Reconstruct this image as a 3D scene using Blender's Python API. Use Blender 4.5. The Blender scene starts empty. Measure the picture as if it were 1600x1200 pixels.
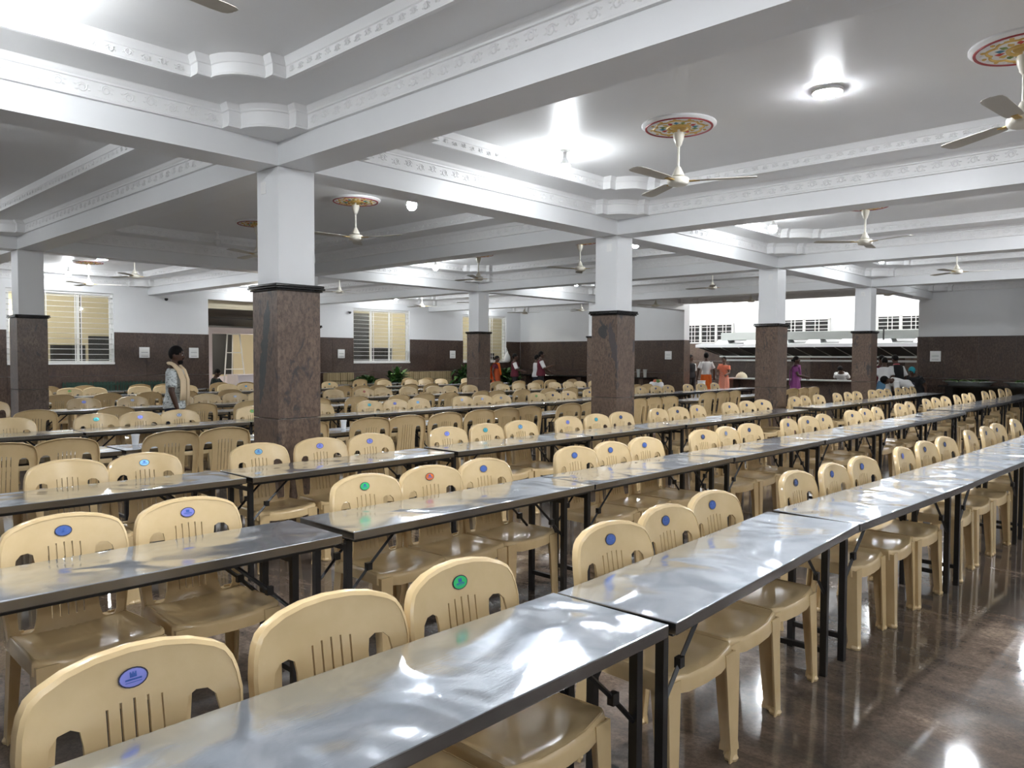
import bpy, bmesh, math, random
from math import sin, cos, pi, radians, hypot, atan2
from mathutils import Vector, Matrix
from mathutils.geometry import delaunay_2d_cdt
random.seed(7)
scene = bpy.context.scene
COL = scene.collection

# ------------------------------------------------------------------ camera
YAW, PITCH, ROLL, FPX, EYE = 0.7516, -0.0362, 0.0042, 1193.1, 1.6
F = Vector((cos(YAW)*cos(PITCH), sin(YAW)*cos(PITCH), sin(PITCH)))
R0 = Vector((sin(YAW), -cos(YAW), 0)); U0 = R0.cross(F)
RV = R0*cos(ROLL)+U0*sin(ROLL); UV = -R0*sin(ROLL)+U0*cos(ROLL)
cd = bpy.data.cameras.new('camera'); cam = bpy.data.objects.new('camera', cd); COL.objects.link(cam)
cd.sensor_width = 36.0; cd.lens = 36.0*FPX/1600.0; cd.clip_start = 0.05; cd.clip_end = 200
cam.matrix_world = Matrix(((RV.x, UV.x, -F.x, 0), (RV.y, UV.y, -F.y, 0), (RV.z, UV.z, -F.z, EYE), (0, 0, 0, 1)))
scene.camera = cam
# ------------------------------------------------------------------ world, exposure
w = bpy.data.worlds.new('night'); scene.world = w; w.use_nodes = True
w.node_tree.nodes['Background'].inputs[0].default_value = (0.02, 0.025, 0.04, 1)
w.node_tree.nodes['Background'].inputs[1].default_value = 0.3
scene.view_settings.view_transform = 'Standard'; scene.view_settings.look = 'None'
scene.view_settings.gamma = 1.0; scene.view_settings.use_curve_mapping = False
scene.view_settings.exposure = 1.80
scene.cycles.max_bounces = 8; scene.cycles.diffuse_bounces = 5; scene.cycles.glossy_bounces = 4
scene.cycles.sample_clamp_indirect = 6.0
BULB, PANEL, KITCHEN = 90.0, 275.0, 130.0        # emission strengths of the two kinds of lamp

# ------------------------------------------------------------------ materials
MATS = {}
def newmat(name):
    m = bpy.data.materials.new(name); m.use_nodes = True; nt = m.node_tree
    return m, nt, nt.nodes['Principled BSDF']
def mat(name, col, rough=0.5, metal=0.0, spec=0.5, emit=None, strength=0.0, coat=0.0):
    if name in MATS: return MATS[name]
    m, nt, b = newmat(name)
    b.inputs['Base Color'].default_value = (*col, 1); b.inputs['Roughness'].default_value = rough
    b.inputs['Metallic'].default_value = metal; b.inputs['Specular IOR Level'].default_value = spec
    b.inputs['Coat Weight'].default_value = coat
    if emit:
        b.inputs['Emission Color'].default_value = (*emit, 1); b.inputs['Emission Strength'].default_value = strength
    MATS[name] = m; return m
def ramp(nt, fac, stops):
    r = nt.nodes.new('ShaderNodeValToRGB'); els = r.color_ramp.elements
    while len(els) < len(stops): els.new(0.5)
    for e, (p, c) in zip(els, stops): e.position = p; e.color = (*c, 1)
    nt.links.new(fac, r.inputs[0]); return r.outputs[0]
def noise(nt, vec, scale, detail=4, rough=0.6, dist=0.0):
    n = nt.nodes.new('ShaderNodeTexNoise'); n.inputs['Scale'].default_value = scale
    n.inputs['Detail'].default_value = detail; n.inputs['Roughness'].default_value = rough
    n.inputs['Distortion'].default_value = dist
    if vec is not None: nt.links.new(vec, n.inputs['Vector'])
    return n.outputs['Fac']
def position(nt, scale=(1, 1, 1), rot=(0, 0, 0)):
    g = nt.nodes.new('ShaderNodeNewGeometry'); mp = nt.nodes.new('ShaderNodeMapping')
    mp.inputs['Scale'].default_value = scale; mp.inputs['Rotation'].default_value = rot
    nt.links.new(g.outputs['Position'], mp.inputs[0]); return mp.outputs[0]
def mixc(nt, fac, a, b, mode='MIX'):
    n = nt.nodes.new('ShaderNodeMix'); n.data_type = 'RGBA'; n.blend_type = mode
    if isinstance(fac, float): n.inputs[0].default_value = fac
    else: nt.links.new(fac, n.inputs[0])
    for sock, v in ((n.inputs[6], a), (n.inputs[7], b)):
        if isinstance(v, tuple): sock.default_value = (*v, 1)
        else: nt.links.new(v, sock)
    return n.outputs[2]
def bump(nt, b, h, strength, dist=0.01):
    n = nt.nodes.new('ShaderNodeBump'); n.inputs['Strength'].default_value = strength
    n.inputs['Distance'].default_value = dist
    nt.links.new(h, n.inputs['Height']); nt.links.new(n.outputs[0], b.inputs['Normal'])

def m_granite(name, c1, c2, c3, vein, rough, scale=1.0, dark=0.5, marks=()):
    m, nt, b = newmat(name)
    v = position(nt, (1, 1, .55))
    big = noise(nt, v, 1.3*scale, 5, .6, 1.2); fine = noise(nt, v, 38*scale, 3, .7); mid = noise(nt, v, 7*scale, 4, .65, .6)
    base = ramp(nt, big, [(.3, c1), (.52, c2), (.72, c3)])
    c = mixc(nt, ramp(nt, fine, [(.36, (0, 0, 0)), (.62, (1, 1, 1))]), tuple(x*dark for x in c2), base)
    c = mixc(nt, ramp(nt, mid, [(.34, (1, 1, 1)), (.42, (0, 0, 0))]), c, vein)
    for mk, colr in marks:
        c = mixc(nt, mk(nt), c, colr)
    nt.links.new(c, b.inputs['Base Color'])
    b.inputs['Roughness'].default_value = rough
    MATS[name] = m; return m
def inclusion(x0, x1, yc, zc, ry, rz, slope):
    """mask of one dark mineral inclusion in the stone, by its place in the hall"""
    def mk(nt):
        def M(op, a, b_=0.0):
            n = nt.nodes.new('ShaderNodeMath'); n.operation = op
            for i, v in enumerate((a, b_)):
                if isinstance(v, (int, float)): n.inputs[i].default_value = v
                else: nt.links.new(v, n.inputs[i])
            return n.outputs[0]
        g = nt.nodes.new('ShaderNodeNewGeometry'); sp = nt.nodes.new('ShaderNodeSeparateXYZ'); nt.links.new(g.outputs['Position'], sp.inputs[0])
        wob = noise(nt, g.outputs['Position'], 9, 4, .6)
        dz = M('SUBTRACT', sp.outputs[2], zc); dy = M('SUBTRACT', M('SUBTRACT', sp.outputs[1], yc), M('MULTIPLY', dz, slope))
        dy = M('ADD', dy, M('MULTIPLY', M('SUBTRACT', wob, .5), ry*2.2))
        q = M('ADD', M('POWER', M('ABSOLUTE', M('DIVIDE', dy, ry)), 2.0), M('POWER', M('ABSOLUTE', M('DIVIDE', dz, rz)), 2.0))
        a = M('MULTIPLY', M('LESS_THAN', q, 1.0), M('MULTIPLY', M('GREATER_THAN', sp.outputs[0], x0), M('LESS_THAN', sp.outputs[0], x1)))
        return M('MULTIPLY', a, .85)
    return mk
m_granite('column_granite', (.205, .142, .105), (.160, .112, .086), (.245, .178, .135), (.055, .05, .05), .28, 1.1, .55, ((inclusion(3.3, 3.345, 6.02, 1.62, .055, .45, -.16), (.045, .06, .062)), (inclusion(8.1, 8.215, 6.02, 1.93, .07, .09, 0), (.035, .04, .045)), (inclusion(8.1, 8.215, 5.86, 1.75, .05, .3, .2), (.07, .065, .07))))
m_granite('wall_granite', (.115, .078, .060), (.088, .060, .048), (.140, .098, .078), (.055, .040, .036), .22, .8, .6)
def m_floor():
    m, nt, b = newmat('floor_granite')
    v = position(nt, (1, 1, 1), (0, 0, .5)); vs = position(nt, (1, .45, 1), (0, 0, .7))
    big = noise(nt, vs, .75, 6, .62, 1.6); fine = noise(nt, v, 45, 4, .8); mid = noise(nt, vs, 6, 6, .7, 1.0)
    base = ramp(nt, big, [(.32, (.075, .082, .070)), (.44, (.15, .118, .094)), (.54, (.21, .158, .122)), (.66, (.44, .335, .255))])
    c = mixc(nt, ramp(nt, mid, [(.38, (.35, .35, .35)), (.6, (1, 1, 1))]), (.065, .052, .045), base)
    c = mixc(nt, ramp(nt, fine, [(.36, (.42, .42, .42)), (.6, (1, 1, 1))]), (.055, .045, .039), c)
    nt.links.new(c, b.inputs['Base Color'])
    r = ramp(nt, noise(nt, v, 3, 4, .6), [(.3, (.045, .045, .045)), (.7, (.10, .10, .10))])
    nt.links.new(r, b.inputs['Roughness'])
    b.inputs['IOR'].default_value = 1.6
    MATS['floor_granite'] = m; return m
m_floor()
def m_steel():
    m, nt, b = newmat('table_steel')
    v = position(nt); vb = position(nt, (1.2, 30, 1))
    wav = noise(nt, v, 2.5, 1.5, .4, .6); br = noise(nt, vb, 6, 4, .7); sm = noise(nt, v, 4.5, 4, .6, 1.2)
    c = ramp(nt, sm, [(.38, (.60, .66, .74)), (.62, (.76, .81, .88))])
    nt.links.new(c, b.inputs['Base Color']); b.inputs['Metallic'].default_value = 1.0
    r = ramp(nt, sm, [(.36, (.13, .13, .13)), (.52, (.075, .075, .075)), (.68, (.17, .17, .17))])
    nt.links.new(r, b.inputs['Roughness'])
    a = nt.nodes.new('ShaderNodeMath'); a.operation = 'MULTIPLY_ADD'; a.inputs[1].default_value = .006
    nt.links.new(br, a.inputs[0]); nt.links.new(wav, a.inputs[2])
    bump(nt, b, a.outputs[0], .5, .07)
    # satin haze of the brushed sheet over the mirror of the polish
    b2 = nt.nodes.new('ShaderNodeBsdfPrincipled'); b2.inputs['Metallic'].default_value = 1.0; b2.inputs['Roughness'].default_value = .42
    nt.links.new(c, b2.inputs['Base Color']); mx = nt.nodes.new('ShaderNodeMixShader'); mx.inputs[0].default_value = .20
    out = nt.nodes['Material Output']; nt.links.new(b.outputs[0], mx.inputs[1]); nt.links.new(b2.outputs[0], mx.inputs[2]); nt.links.new(mx.outputs[0], out.inputs[0])
    MATS['table_steel'] = m
m_steel()
def m_plastic():
    m, nt, b = newmat('chair_plastic')
    oi = nt.nodes.new('ShaderNodeObjectInfo'); v = position(nt)
    n = noise(nt, v, 5, 4, .6)
    c = ramp(nt, n, [(.3, (.63, .465, .245)), (.7, (.71, .54, .305))])
    nt.links.new(c, b.inputs['Base Color']); b.inputs['Roughness'].default_value = .19
    b.inputs['IOR'].default_value = 1.5
    bump(nt, b, noise(nt, v, 160, 2, .5), .06, .002)
    MATS['chair_plastic'] = m
m_plastic()
def m_paint(name, col, rough=.42, var=.04):
    m, nt, b = newmat(name); v = position(nt)
    n = noise(nt, v, 1.4, 4, .6)
    c = ramp(nt, n, [(.3, tuple(x*(1-var) for x in col)), (.7, col)])
    nt.links.new(c, b.inputs['Base Color']); b.inputs['Roughness'].default_value = rough
    MATS[name] = m
m_paint('white_paint', (.80, .81, .82)); m_paint('ceiling_paint', (.78, .78, .78), .38)
m_paint('cornice_plaster', (.82, .82, .82), .5, .02)
m_paint('cream_wall', (.66, .58, .40), .8); m_paint('pale_wall', (.72, .66, .68), .8)
mat('white_enamel', (.80, .80, .78), .3); mat('black_metal', (.012, .012, .013), .35)
mat('fan_cream', (.74, .71, .62), .28); mat('fan_blade', (.50, .47, .41), .4); mat('gold', (.55, .36, .10), .4, .3)
mat('steel_edge_reflection', (.33, .33, .335), .22, 1.0); mat('black_granite', (.015, .014, .014), .12); mat('dark_red', (.30, .02, .025), .5)
mat('ornament_gold', (.62, .40, .10), .5); mat('ornament_blue', (.05, .22, .32), .5); mat('ornament_green', (.18, .25, .06), .5)
mat('ornament_red', (.5, .05, .03), .5)
mat('lamp_bulb', (1, 1, 1), .5, emit=(.93, .97, 1.0), strength=BULB)
mat('lamp_panel', (1, 1, 1), .5, emit=(.93, .96, 1.0), strength=PANEL)
mat('lamp_kitchen', (1, 1, 1), .5, emit=(1, .99, .97), strength=KITCHEN)
mat('lamp_yard', (1, 1, 1), .5, emit=(1, .93, .78), strength=420.0)
mat('lamp_wall_fill', (1, 1, 1), .5, emit=(.93, .97, 1.0), strength=BULB*.33)  # weak emission for added, unseen bulbs that brighten the far wall
mat('lamp_off', (.75, .75, .74), .3)
mat('dark_plastic', (.02, .02, .02), .4); mat('white_plastic', (.83, .83, .82), .35)
mat('steel_sheet', (.62, .66, .64), .32, .85); mat('hood_dark', (.05, .05, .05), .6, .3); mat('hood_edge', (.80, .82, .84), .35, .5)
mat('cardboard', (.26, .20, .105), .85); mat('cardboard_dark', (.15, .11, .055), .85); mat('leaf_dark', (.018, .05, .012), .45); mat('leaf_mid', (.035, .11, .02), .4)
mat('leaf_light', (.14, .27, .07), .5); mat('crate_green', (.01, .04, .025), .6)
mat('tin_roof', (.05, .05, .055), .5, .4); mat('paper_white', (.8, .8, .8), .7)
mat('skin', (.075, .036, .022), .5); mat('skin_light', (.13, .066, .04), .5); mat('hair', (.006, .005, .005), .6, spec=.15)
mat('eye_white', (.7, .7, .68), .3); mat('lip', (.10, .035, .03), .5); mat('shutter_cream', (.62, .55, .40), .6)
mat('sticker_rim', (.02, .02, .05), .35); mat('emblem_blue', (.03, .10, .38), .35)
STICK = {'violet': (.30, .33, .85), 'blue': (.11, .19, .52), 'sky': (.25, .55, .80), 'green': (.06, .70, .22),
         'orange': (.90, .22, .05), 'teal': (.10, .62, .60), 'pale': (.55, .58, .66), 'lime': (.45, .85, .12), 'grey': (.11, .12, .19)}
for k, c in STICK.items(): mat('sticker_'+k, c, .22, .35)
for k, c in {'orange_cloth': (.75, .14, .012), 'salmon_cloth': (.80, .23, .13), 'purple_cloth': (.34, .09, .30), 'white_cloth': (.72, .72, .72),
             'pale_blue_cloth': (.55, .60, .68), 'black_cloth': (.012, .012, .014), 'maroon_cloth': (.11, .012, .025), 'navy_cloth': (.012, .015, .03),
             'denim_cloth': (.10, .24, .38), 'teal_cloth': (.02, .30, .36), 'rust_cloth': (.42, .07, .015), 'towel_cloth': (.78, .61, .40), 'dark_green_cloth': (.008, .018, .018), 'pink_cloth': (.6, .1, .14)}.items():
    mat(k, c, .85)
def m_print():
    m, nt, b = newmat('leaf_print_cloth'); tc = nt.nodes.new('ShaderNodeTexCoord'); mp = nt.nodes.new('ShaderNodeMapping')
    mp.inputs['Scale'].default_value = (1, 1, 2.2); nt.links.new(tc.outputs['Object'], mp.inputs[0])
    n = noise(nt, mp.outputs[0], 26, 2, .5, .8)
    c = ramp(nt, n, [(.36, (.16, .19, .19)), (.44, (.66, .70, .70))])
    nt.links.new(c, b.inputs['Base Color']); b.inputs['Roughness'].default_value = .85; MATS['leaf_print_cloth'] = m
m_print()
def m_checked():
    m, nt, b = newmat('checked_cloth'); tc = nt.nodes.new('ShaderNodeTexCoord'); ck = nt.nodes.new('ShaderNodeTexChecker')
    ck.inputs['Scale'].default_value = 28; ck.inputs[1].default_value = (.82, .22, .11, 1); ck.inputs[2].default_value = (.72, .40, .32, 1)
    nt.links.new(tc.outputs['Object'], ck.inputs[0]); nt.links.new(ck.outputs[0], b.inputs['Base Color'])
    b.inputs['Roughness'].default_value = .85; MATS['checked_cloth'] = m
m_checked()
def m_glass():
    m = bpy.data.materials.new('window_glass'); m.use_nodes = True; nt = m.node_tree; nt.nodes.clear()
    o = nt.nodes.new('ShaderNodeOutputMaterial'); t = nt.nodes.new('ShaderNodeBsdfTransparent'); g = nt.nodes.new('ShaderNodeBsdfGlossy')
    g.inputs['Roughness'].default_value = .03; lw = nt.nodes.new('ShaderNodeLayerWeight'); pw = nt.nodes.new('ShaderNodeMath'); pw.operation = 'POWER'; pw.inputs[1].default_value = 4.0; lw.inputs[0].default_value = .5
    fr = nt.nodes.new('ShaderNodeMath'); fr.operation = 'MULTIPLY_ADD'; fr.inputs[1].default_value = .9; fr.inputs[2].default_value = .03; nt.links.new(lw.outputs['Facing'], pw.inputs[0]); nt.links.new(pw.outputs[0], fr.inputs[0])
    mx = nt.nodes.new('ShaderNodeMixShader'); t.inputs[0].default_value = (.92, .94, .94, 1)
    nt.links.new(fr.outputs[0], mx.inputs[0]); nt.links.new(t.outputs[0], mx.inputs[1]); nt.links.new(g.outputs[0], mx.inputs[2])
    nt.links.new(mx.outputs[0], o.inputs[0]); MATS['window_glass'] = m
m_glass()

# ------------------------------------------------------------------ mesh helpers
class MB:
    def __init__(s): s.v = []; s.f = []; s.m = []
    def add(s, vs, fs, mi=0):
        o = len(s.v); s.v += [tuple(p) for p in vs]; s.f += [tuple(i+o for i in f) for f in fs]; s.m += [mi]*len(fs); return s
    def box(s, x0, x1, y0, y1, z0, z1, mi=0):
        return s.add([(x0, y0, z0), (x1, y0, z0), (x1, y1, z0), (x0, y1, z0), (x0, y0, z1), (x1, y0, z1), (x1, y1, z1), (x0, y1, z1)],
                     [(0, 3, 2, 1), (4, 5, 6, 7), (0, 1, 5, 4), (1, 2, 6, 5), (2, 3, 7, 6), (3, 0, 4, 7)], mi)
    def loft(s, rings, mi=0, cap=True):
        n = len(rings[0]); vs = [p for r in rings for p in r]; fs = []
        for k in range(len(rings)-1):
            for i in range(n):
                j = (i+1) % n; fs.append((k*n+i, k*n+j, (k+1)*n+j, (k+1)*n+i))
        if cap:
            fs.append(tuple(range(n-1, -1, -1))); fs.append(tuple(range((len(rings)-1)*n, len(rings)*n)))
        return s.add(vs, fs, mi)
    def lathe(s, prof, cx=0, cy=0, n=16, mi=0, cap=True):
        return s.loft([[(cx+r*cos(2*pi*i/n), cy+r*sin(2*pi*i/n), z) for i in range(n)] for r, z in prof], mi, cap)
    def tube(s, pts, rad, n=8, mi=0, cap=True):
        rings = []; pts = [Vector(p) for p in pts]
        rad = rad if isinstance(rad, (list, tuple)) else [rad]*len(pts)
        up = None
        for i, p in enumerate(pts):
            d = (pts[min(i+1, len(pts)-1)]-pts[max(i-1, 0)]).normalized()
            if up is None: up = Vector((0, 0, 1)) if abs(d.z) < .9 else Vector((0, 1, 0))
            a = d.cross(up).normalized(); bb = a.cross(d).normalized(); up = bb
            r = rad[i]; rx, ry = r if isinstance(r, tuple) else (r, r)
            rings.append([p+a*rx*cos(2*pi*k/n)+bb*ry*sin(2*pi*k/n) for k in range(n)])
        return s.loft(rings, mi, cap)
    def bar(s, p0, p1, wd, mi=0): return s.tube([p0, p1], wd*.7071, 4, mi)
    def ell(s, c, r, nu=10, nv=7, mi=0):
        rings = []
        for j in range(nv):
            t = -pi/2+pi*(j+.5)/nv
            rings.append([(c[0]+r[0]*cos(t)*cos(2*pi*i/nu), c[1]+r[1]*cos(t)*sin(2*pi*i/nu), c[2]+r[2]*sin(t)) for i in range(nu)])
        return s.loft(rings, mi)
    def mesh(s, name, mats, smooth=False, bevel=0.0, recalc=True, merge=False):
        me = bpy.data.meshes.new(name); me.from_pydata(s.v, [], s.f); me.update()
        for mm in mats: me.materials.append(MATS[mm])
        if len(mats) > 1: me.polygons.foreach_set('material_index', s.m)
        if recalc or bevel or merge:
            bm = bmesh.new(); bm.from_mesh(me)
            if merge: bmesh.ops.remove_doubles(bm, verts=bm.verts, dist=1e-5)
            if bevel:
                es = [e for e in bm.edges if len(e.link_faces) == 2 and e.calc_face_angle(0) > .6]
                bmesh.ops.bevel(bm, geom=es, offset=bevel, segments=2, profile=.6, affect='EDGES', clamp_overlap=True)
            if recalc: bmesh.ops.recalc_face_normals(bm, faces=bm.faces)
            bm.to_mesh(me); bm.free()
        if smooth:
            me.polygons.foreach_set('use_smooth', [True]*len(me.polygons))
            if smooth is not True:
                try: me.set_sharp_from_angle(angle=radians(smooth))
                except Exception: pass
        return me
def link(name, data, parent=None, loc=None, rotz=0):
    o = bpy.data.objects.new(name, data); COL.objects.link(o)
    if parent: o.parent = parent
    if loc is not None: o.location = loc
    if rotz: o.rotation_euler = (0, 0, rotz)
    return o
def obj(name, mb, mats, parent=None, **kw):
    if isinstance(mats, str): mats = [mats]
    return link(name, mb.mesh(name, mats, **kw), parent)
def tag(o, label, cat, group=None):
    o['label'] = label; o['category'] = cat
    if group: o['group'] = group
    return o
def thing(name, label, cat, loc=(0, 0, 0), rotz=0, group=None):
    return tag(link(name, None, None, loc, rotz), label, cat, group)
def struct(o): o['kind'] = 'structure'; return o
def dup(root, loc, rotz, label=None, group=None, swap=None):
    r = root.copy(); COL.objects.link(r); r.location = loc; r.rotation_euler = (0, 0, rotz)
    if label: r['label'] = label
    if group: r['group'] = group
    for ch in root.children:
        c = ch.copy(); COL.objects.link(c); c.parent = r
        if swap and c.name.split('.')[0] in swap:
            dd = swap[c.name.split('.')[0]]
            if dd is None: bpy.data.objects.remove(c); continue
            c.data = dd
        for g in ch.children:
            d = g.copy(); COL.objects.link(d); d.parent = c
    return r
def freeze(o):
    dg = bpy.context.evaluated_depsgraph_get(); me = bpy.data.meshes.new_from_object(o.evaluated_get(dg))
    o.modifiers.clear(); o.data = me; return o

# ------------------------------------------------------------------ layout numbers
CX = [-6.20, -1.332, 3.538, 8.408, 13.278, 18.148]; LA = 4.87
CY = [-1.536, 6.005, 13.546]; LB = 7.541
BW, BZ = .174, 3.185
XW, YW = 22.846, 20.906          # faces of the far wall and of the window wall
XB, YB = -6.2, -9.05             # walls behind the camera
ZS, ZC = 3.55, 3.69              # soffit and ceiling
ZG, ZJ = 2.178, 1.062            # top of granite cladding, joint

# ------------------------------------------------------------------ floor
m = MB(); m.box(XB-.3, XW+6.2, YB-.3, YW+.35, -.2, 0); struct(obj('floor', m, 'floor_granite'))
m = MB(); m.box(-2, 26, YW+.35, YW+9, -.25, -.02); struct(obj('yard_floor', m, 'pale_wall'))

# ------------------------------------------------------------------ walls
WIN = [(5.00, 7.375), (14.745, 17.11), (19.66, 22.02)]; WZ0, WZ1 = 1.355, 3.165
DOOR = (9.87, 12.30)
def panels(parent, along, lo, hi, face, sign, holes=(), step=.80, thick=.022, z_split=ZJ, ztop=ZG):
    """granite slabs standing a little proud of a wall, one object each"""
    x = lo; k = 0
    while x < hi-.05:
        x1 = min(x+step*(1+.06*sin(k*2.3)), hi)
        for a, b in holes:
            if x < a < x1: x1 = a
            if a <= x < b: x = b; x1 = min(x+step, hi)
        zs = [(.005, z_split-.003), (z_split+.003, ztop)]
        for z0, z1 in zs:
            ww = [q for q in WIN if along == 'x' and q[0]-.02 <= (x+x1)/2 <= q[1]+.02]
            if ww and z1 > WZ0: 
                z1 = WZ0-.01
                if z1 <= z0+.02: continue
            m = MB(); pr = thick+.003*((k*7) % 3)/3
            f0, f1 = (face, face-sign*pr) if sign > 0 else (face, face+pr)
            if along == 'x': m.box(x+.002, x1-.002, min(f0, f1), max(f0, f1), z0, z1)
            else: m.box(min(f0, f1), max(f0, f1), x+.002, x1-.002, z0, z1)
            obj('granite_panel', m, 'wall_granite', parent)
        x = x1; k += 1
m = MB()
xs = [(-6.2, WIN[0][0]), (WIN[0][1], DOOR[0]), (DOOR[1], WIN[1][0]), (WIN[1][1], WIN[2][0]), (WIN[2][1], XW+.3)]
for a, b in xs: m.box(a, b, YW, YW+.24, 0, 3.8)
for a, b in WIN: m.box(a, b, YW, YW+.24, 0, WZ0); m.box(a, b, YW, YW+.24, WZ1, 3.8)
m.box(DOOR[0], DOOR[1], YW, YW+.24, 3.165, 3.8)
wl = struct(obj('wall_left', m, 'white_paint'))
splits = sorted([4.2]+[q for ww in WIN for q in ww]+list(DOOR)+[XW])
cuts = [(4.2, WIN[0][0]), WIN[0], (WIN[0][1], DOOR[0]), (DOOR[1], WIN[1][0]), WIN[1], (WIN[1][1], WIN[2][0]), WIN[2], (WIN[2][1], XW)]
for a, b in cuts: panels(wl, 'x', a, b, YW, 1)
KY0, KY1 = 6.16, 13.40            # kitchen opening in the far wall
m = MB(); m.box(XW, XW+.34, YB, KY0, 0, 3.8); m.box(XW, XW+.34, KY1, YW+.24, 0, 3.8)
wf = struct(obj('wall_far', m, 'white_paint'))
panels(wf, 'y', 1.5, KY0, XW, 1); panels(wf, 'y', KY1, YW-.03, XW, 1)
for yj, sg in ((KY0, 1), (KY1, -1)):      # granite on the jambs of the opening
    m = MB(); y0, y1 = (yj, yj+.02) if sg > 0 else (yj-.02, yj)
    m.box(XW-.02, XW+.36, y0, y1, .005, ZG); obj('granite_panel', m, 'column_granite', wf)
m = MB(); m.box(XB-.24, XB, YB, YW, 0, 3.8); struct(obj('wall_back', m, 'white_paint'))
m = MB(); m.box(XB, XW, YB-.24, YB, 0, 3.8); struct(obj('wall_right', m, 'white_paint'))

# ------------------------------------------------------------------ beams
def beam(x0, x1, y0, y1):
    m = MB(); m.box(x0, x1, y0, y1, BZ, 3.8); return struct(obj('ceiling_beam', m, 'white_paint'))
for y in CY: beam(XB, XW+.0, y-BW, y+BW)
ys = [YB]+CY+[YW]
for x in CX[1:]:
    for a, b in zip(ys[:-1], ys[1:]):
        lo = a+(BW if a in CY else 0); hi = b-(BW if b in CY else 0); beam(x-BW, x+BW, lo, hi)

# ------------------------------------------------------------------ coffered bay: cornices, soffit, ceiling (one bay, shared by all)
HX, HY = (LA/2-BW), (LB/2-BW)
def corner_path(hx, hy, st=.105, run=.47, r=.26, n=7):
    q = [(hx-run, hy), (hx-run, hy-st), (hx-.37, hy-st)]
    q += [(hx-.11+r*cos(pi+pi/2*k/n), hy-.11+r*sin(pi+pi/2*k/n)) for k in range(n+1)]
    q += [(hx-st, hy-.37), (hx-st, hy-run), (hx, hy-run)]
    return q
def loop_path(hx, hy):
    q = corner_path(hx, hy); out = []
    out += q                                           # (+,+) going clockwise
    out += [(x, -y) for x, y in reversed(q)]           # (+,-)
    out += [(-x, -y) for x, y in q]                    # (-,-)
    out += [(-x, y) for x, y in reversed(q)]           # (-,+)
    res = []
    for p in out:
        if not res or hypot(p[0]-res[-1][0], p[1]-res[-1][1]) > 1e-4: res.append(p)
    return res
def sweep(mb, path, prof, mi=0):
    n = len(path); rings = []
    for i in range(n):
        p0, p1, p2 = Vector(path[i-1]), Vector(path[i]), Vector(path[(i+1) % n])
        d0 = (p1-p0).normalized(); d1 = (p2-p1).normalized()
        n0 = Vector((d0.y, -d0.x)); n1 = Vector((d1.y, -d1.x))       # inward normals for clockwise path
        b = n0+n1; b = b/max(.35, b.length_squared/2) if b.length > 1e-6 else n0
        rings.append([(p1.x+b.x*d, p1.y+b.y*d, z) for d, z in prof])
    k = len(prof); vs = [q for r in rings for q in r]; fs = []
    for i in range(n):
        j = (i+1) % n
        for a in range(k-1): fs.append((i*k+a, j*k+a, j*k+a+1, i*k+a+1))
    mb.add(vs, fs, mi)
def plate_with_hole(outer, inner, z):
    vs = [Vector(p) for p in outer]+[Vector(p) for p in inner]; no = len(outer); ni = len(inner)
    es = [(i, (i+1) % no) for i in range(no)]+[(no+i, no+(i+1) % ni) for i in range(ni)]
    V, E, Fc, *_ = delaunay_2d_cdt(vs, es, [], 0, 1e-5)
    def inside(p):
        c = False
        for i in range(ni):
            (x0, y0), (x1, y1) = inner[i], inner[(i+1) % ni]
            if (y0 > p.y) != (y1 > p.y) and p.x < (x1-x0)*(p.y-y0)/(y1-y0)+x0: c = not c
        return c
    fs = [f for f in Fc if not inside(sum((V[i] for i in f), Vector((0, 0)))/len(f))]
    return [(v.x, v.y, z) for v in V], fs
rect = [(-HX, -HY), (HX, -HY), (HX, HY), (-HX, HY)]
P1 = loop_path(HX, HY); P2 = loop_path(HX-.455, HY-.445)
mlow = MB()
sweep(mlow, P1, [(0, 3.375), (.028, 3.377), (.028, 3.392), (.016, 3.40), (.016, 3.498), (.028, 3.503), (.030, 3.515), (.046, 3.530), (.048, 3.538), (.060, 3.5495)])
for sx in (1, -1):
    for sy in (1, -1):
        q = [(HX, HY)]+corner_path(HX, HY); poly = [(sx*x, sy*y, 3.376) for x, y in q]; mlow.add(poly, [tuple(range(len(poly)))])
ME_low = mlow.mesh('lower_cornice', ['cornice_plaster'], smooth=35, recalc=False)
mup = MB()
sweep(mup, P2, [(-.012, 3.548), (.014, 3.5515), (.014, 3.562), (.004, 3.57), (.008, 3.635), (.018, 3.64), (.024, 3.655), (.040, 3.672), (.046, 3.689)])
ME_up = mup.mesh('upper_cornice', ['cornice_plaster'], smooth=35, recalc=False)
vs, fs = plate_with_hole(rect, P2, ZS); ms = MB(); ms.add(vs, fs); ME_sof = ms.mesh('soffit', ['ceiling_paint'], recalc=False)
mc = MB(); mc.box(-LA/2, LA/2, -LB/2, LB/2, ZC, ZC+.1); ME_ceil = mc.mesh('ceiling', ['ceiling_paint'])
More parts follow.
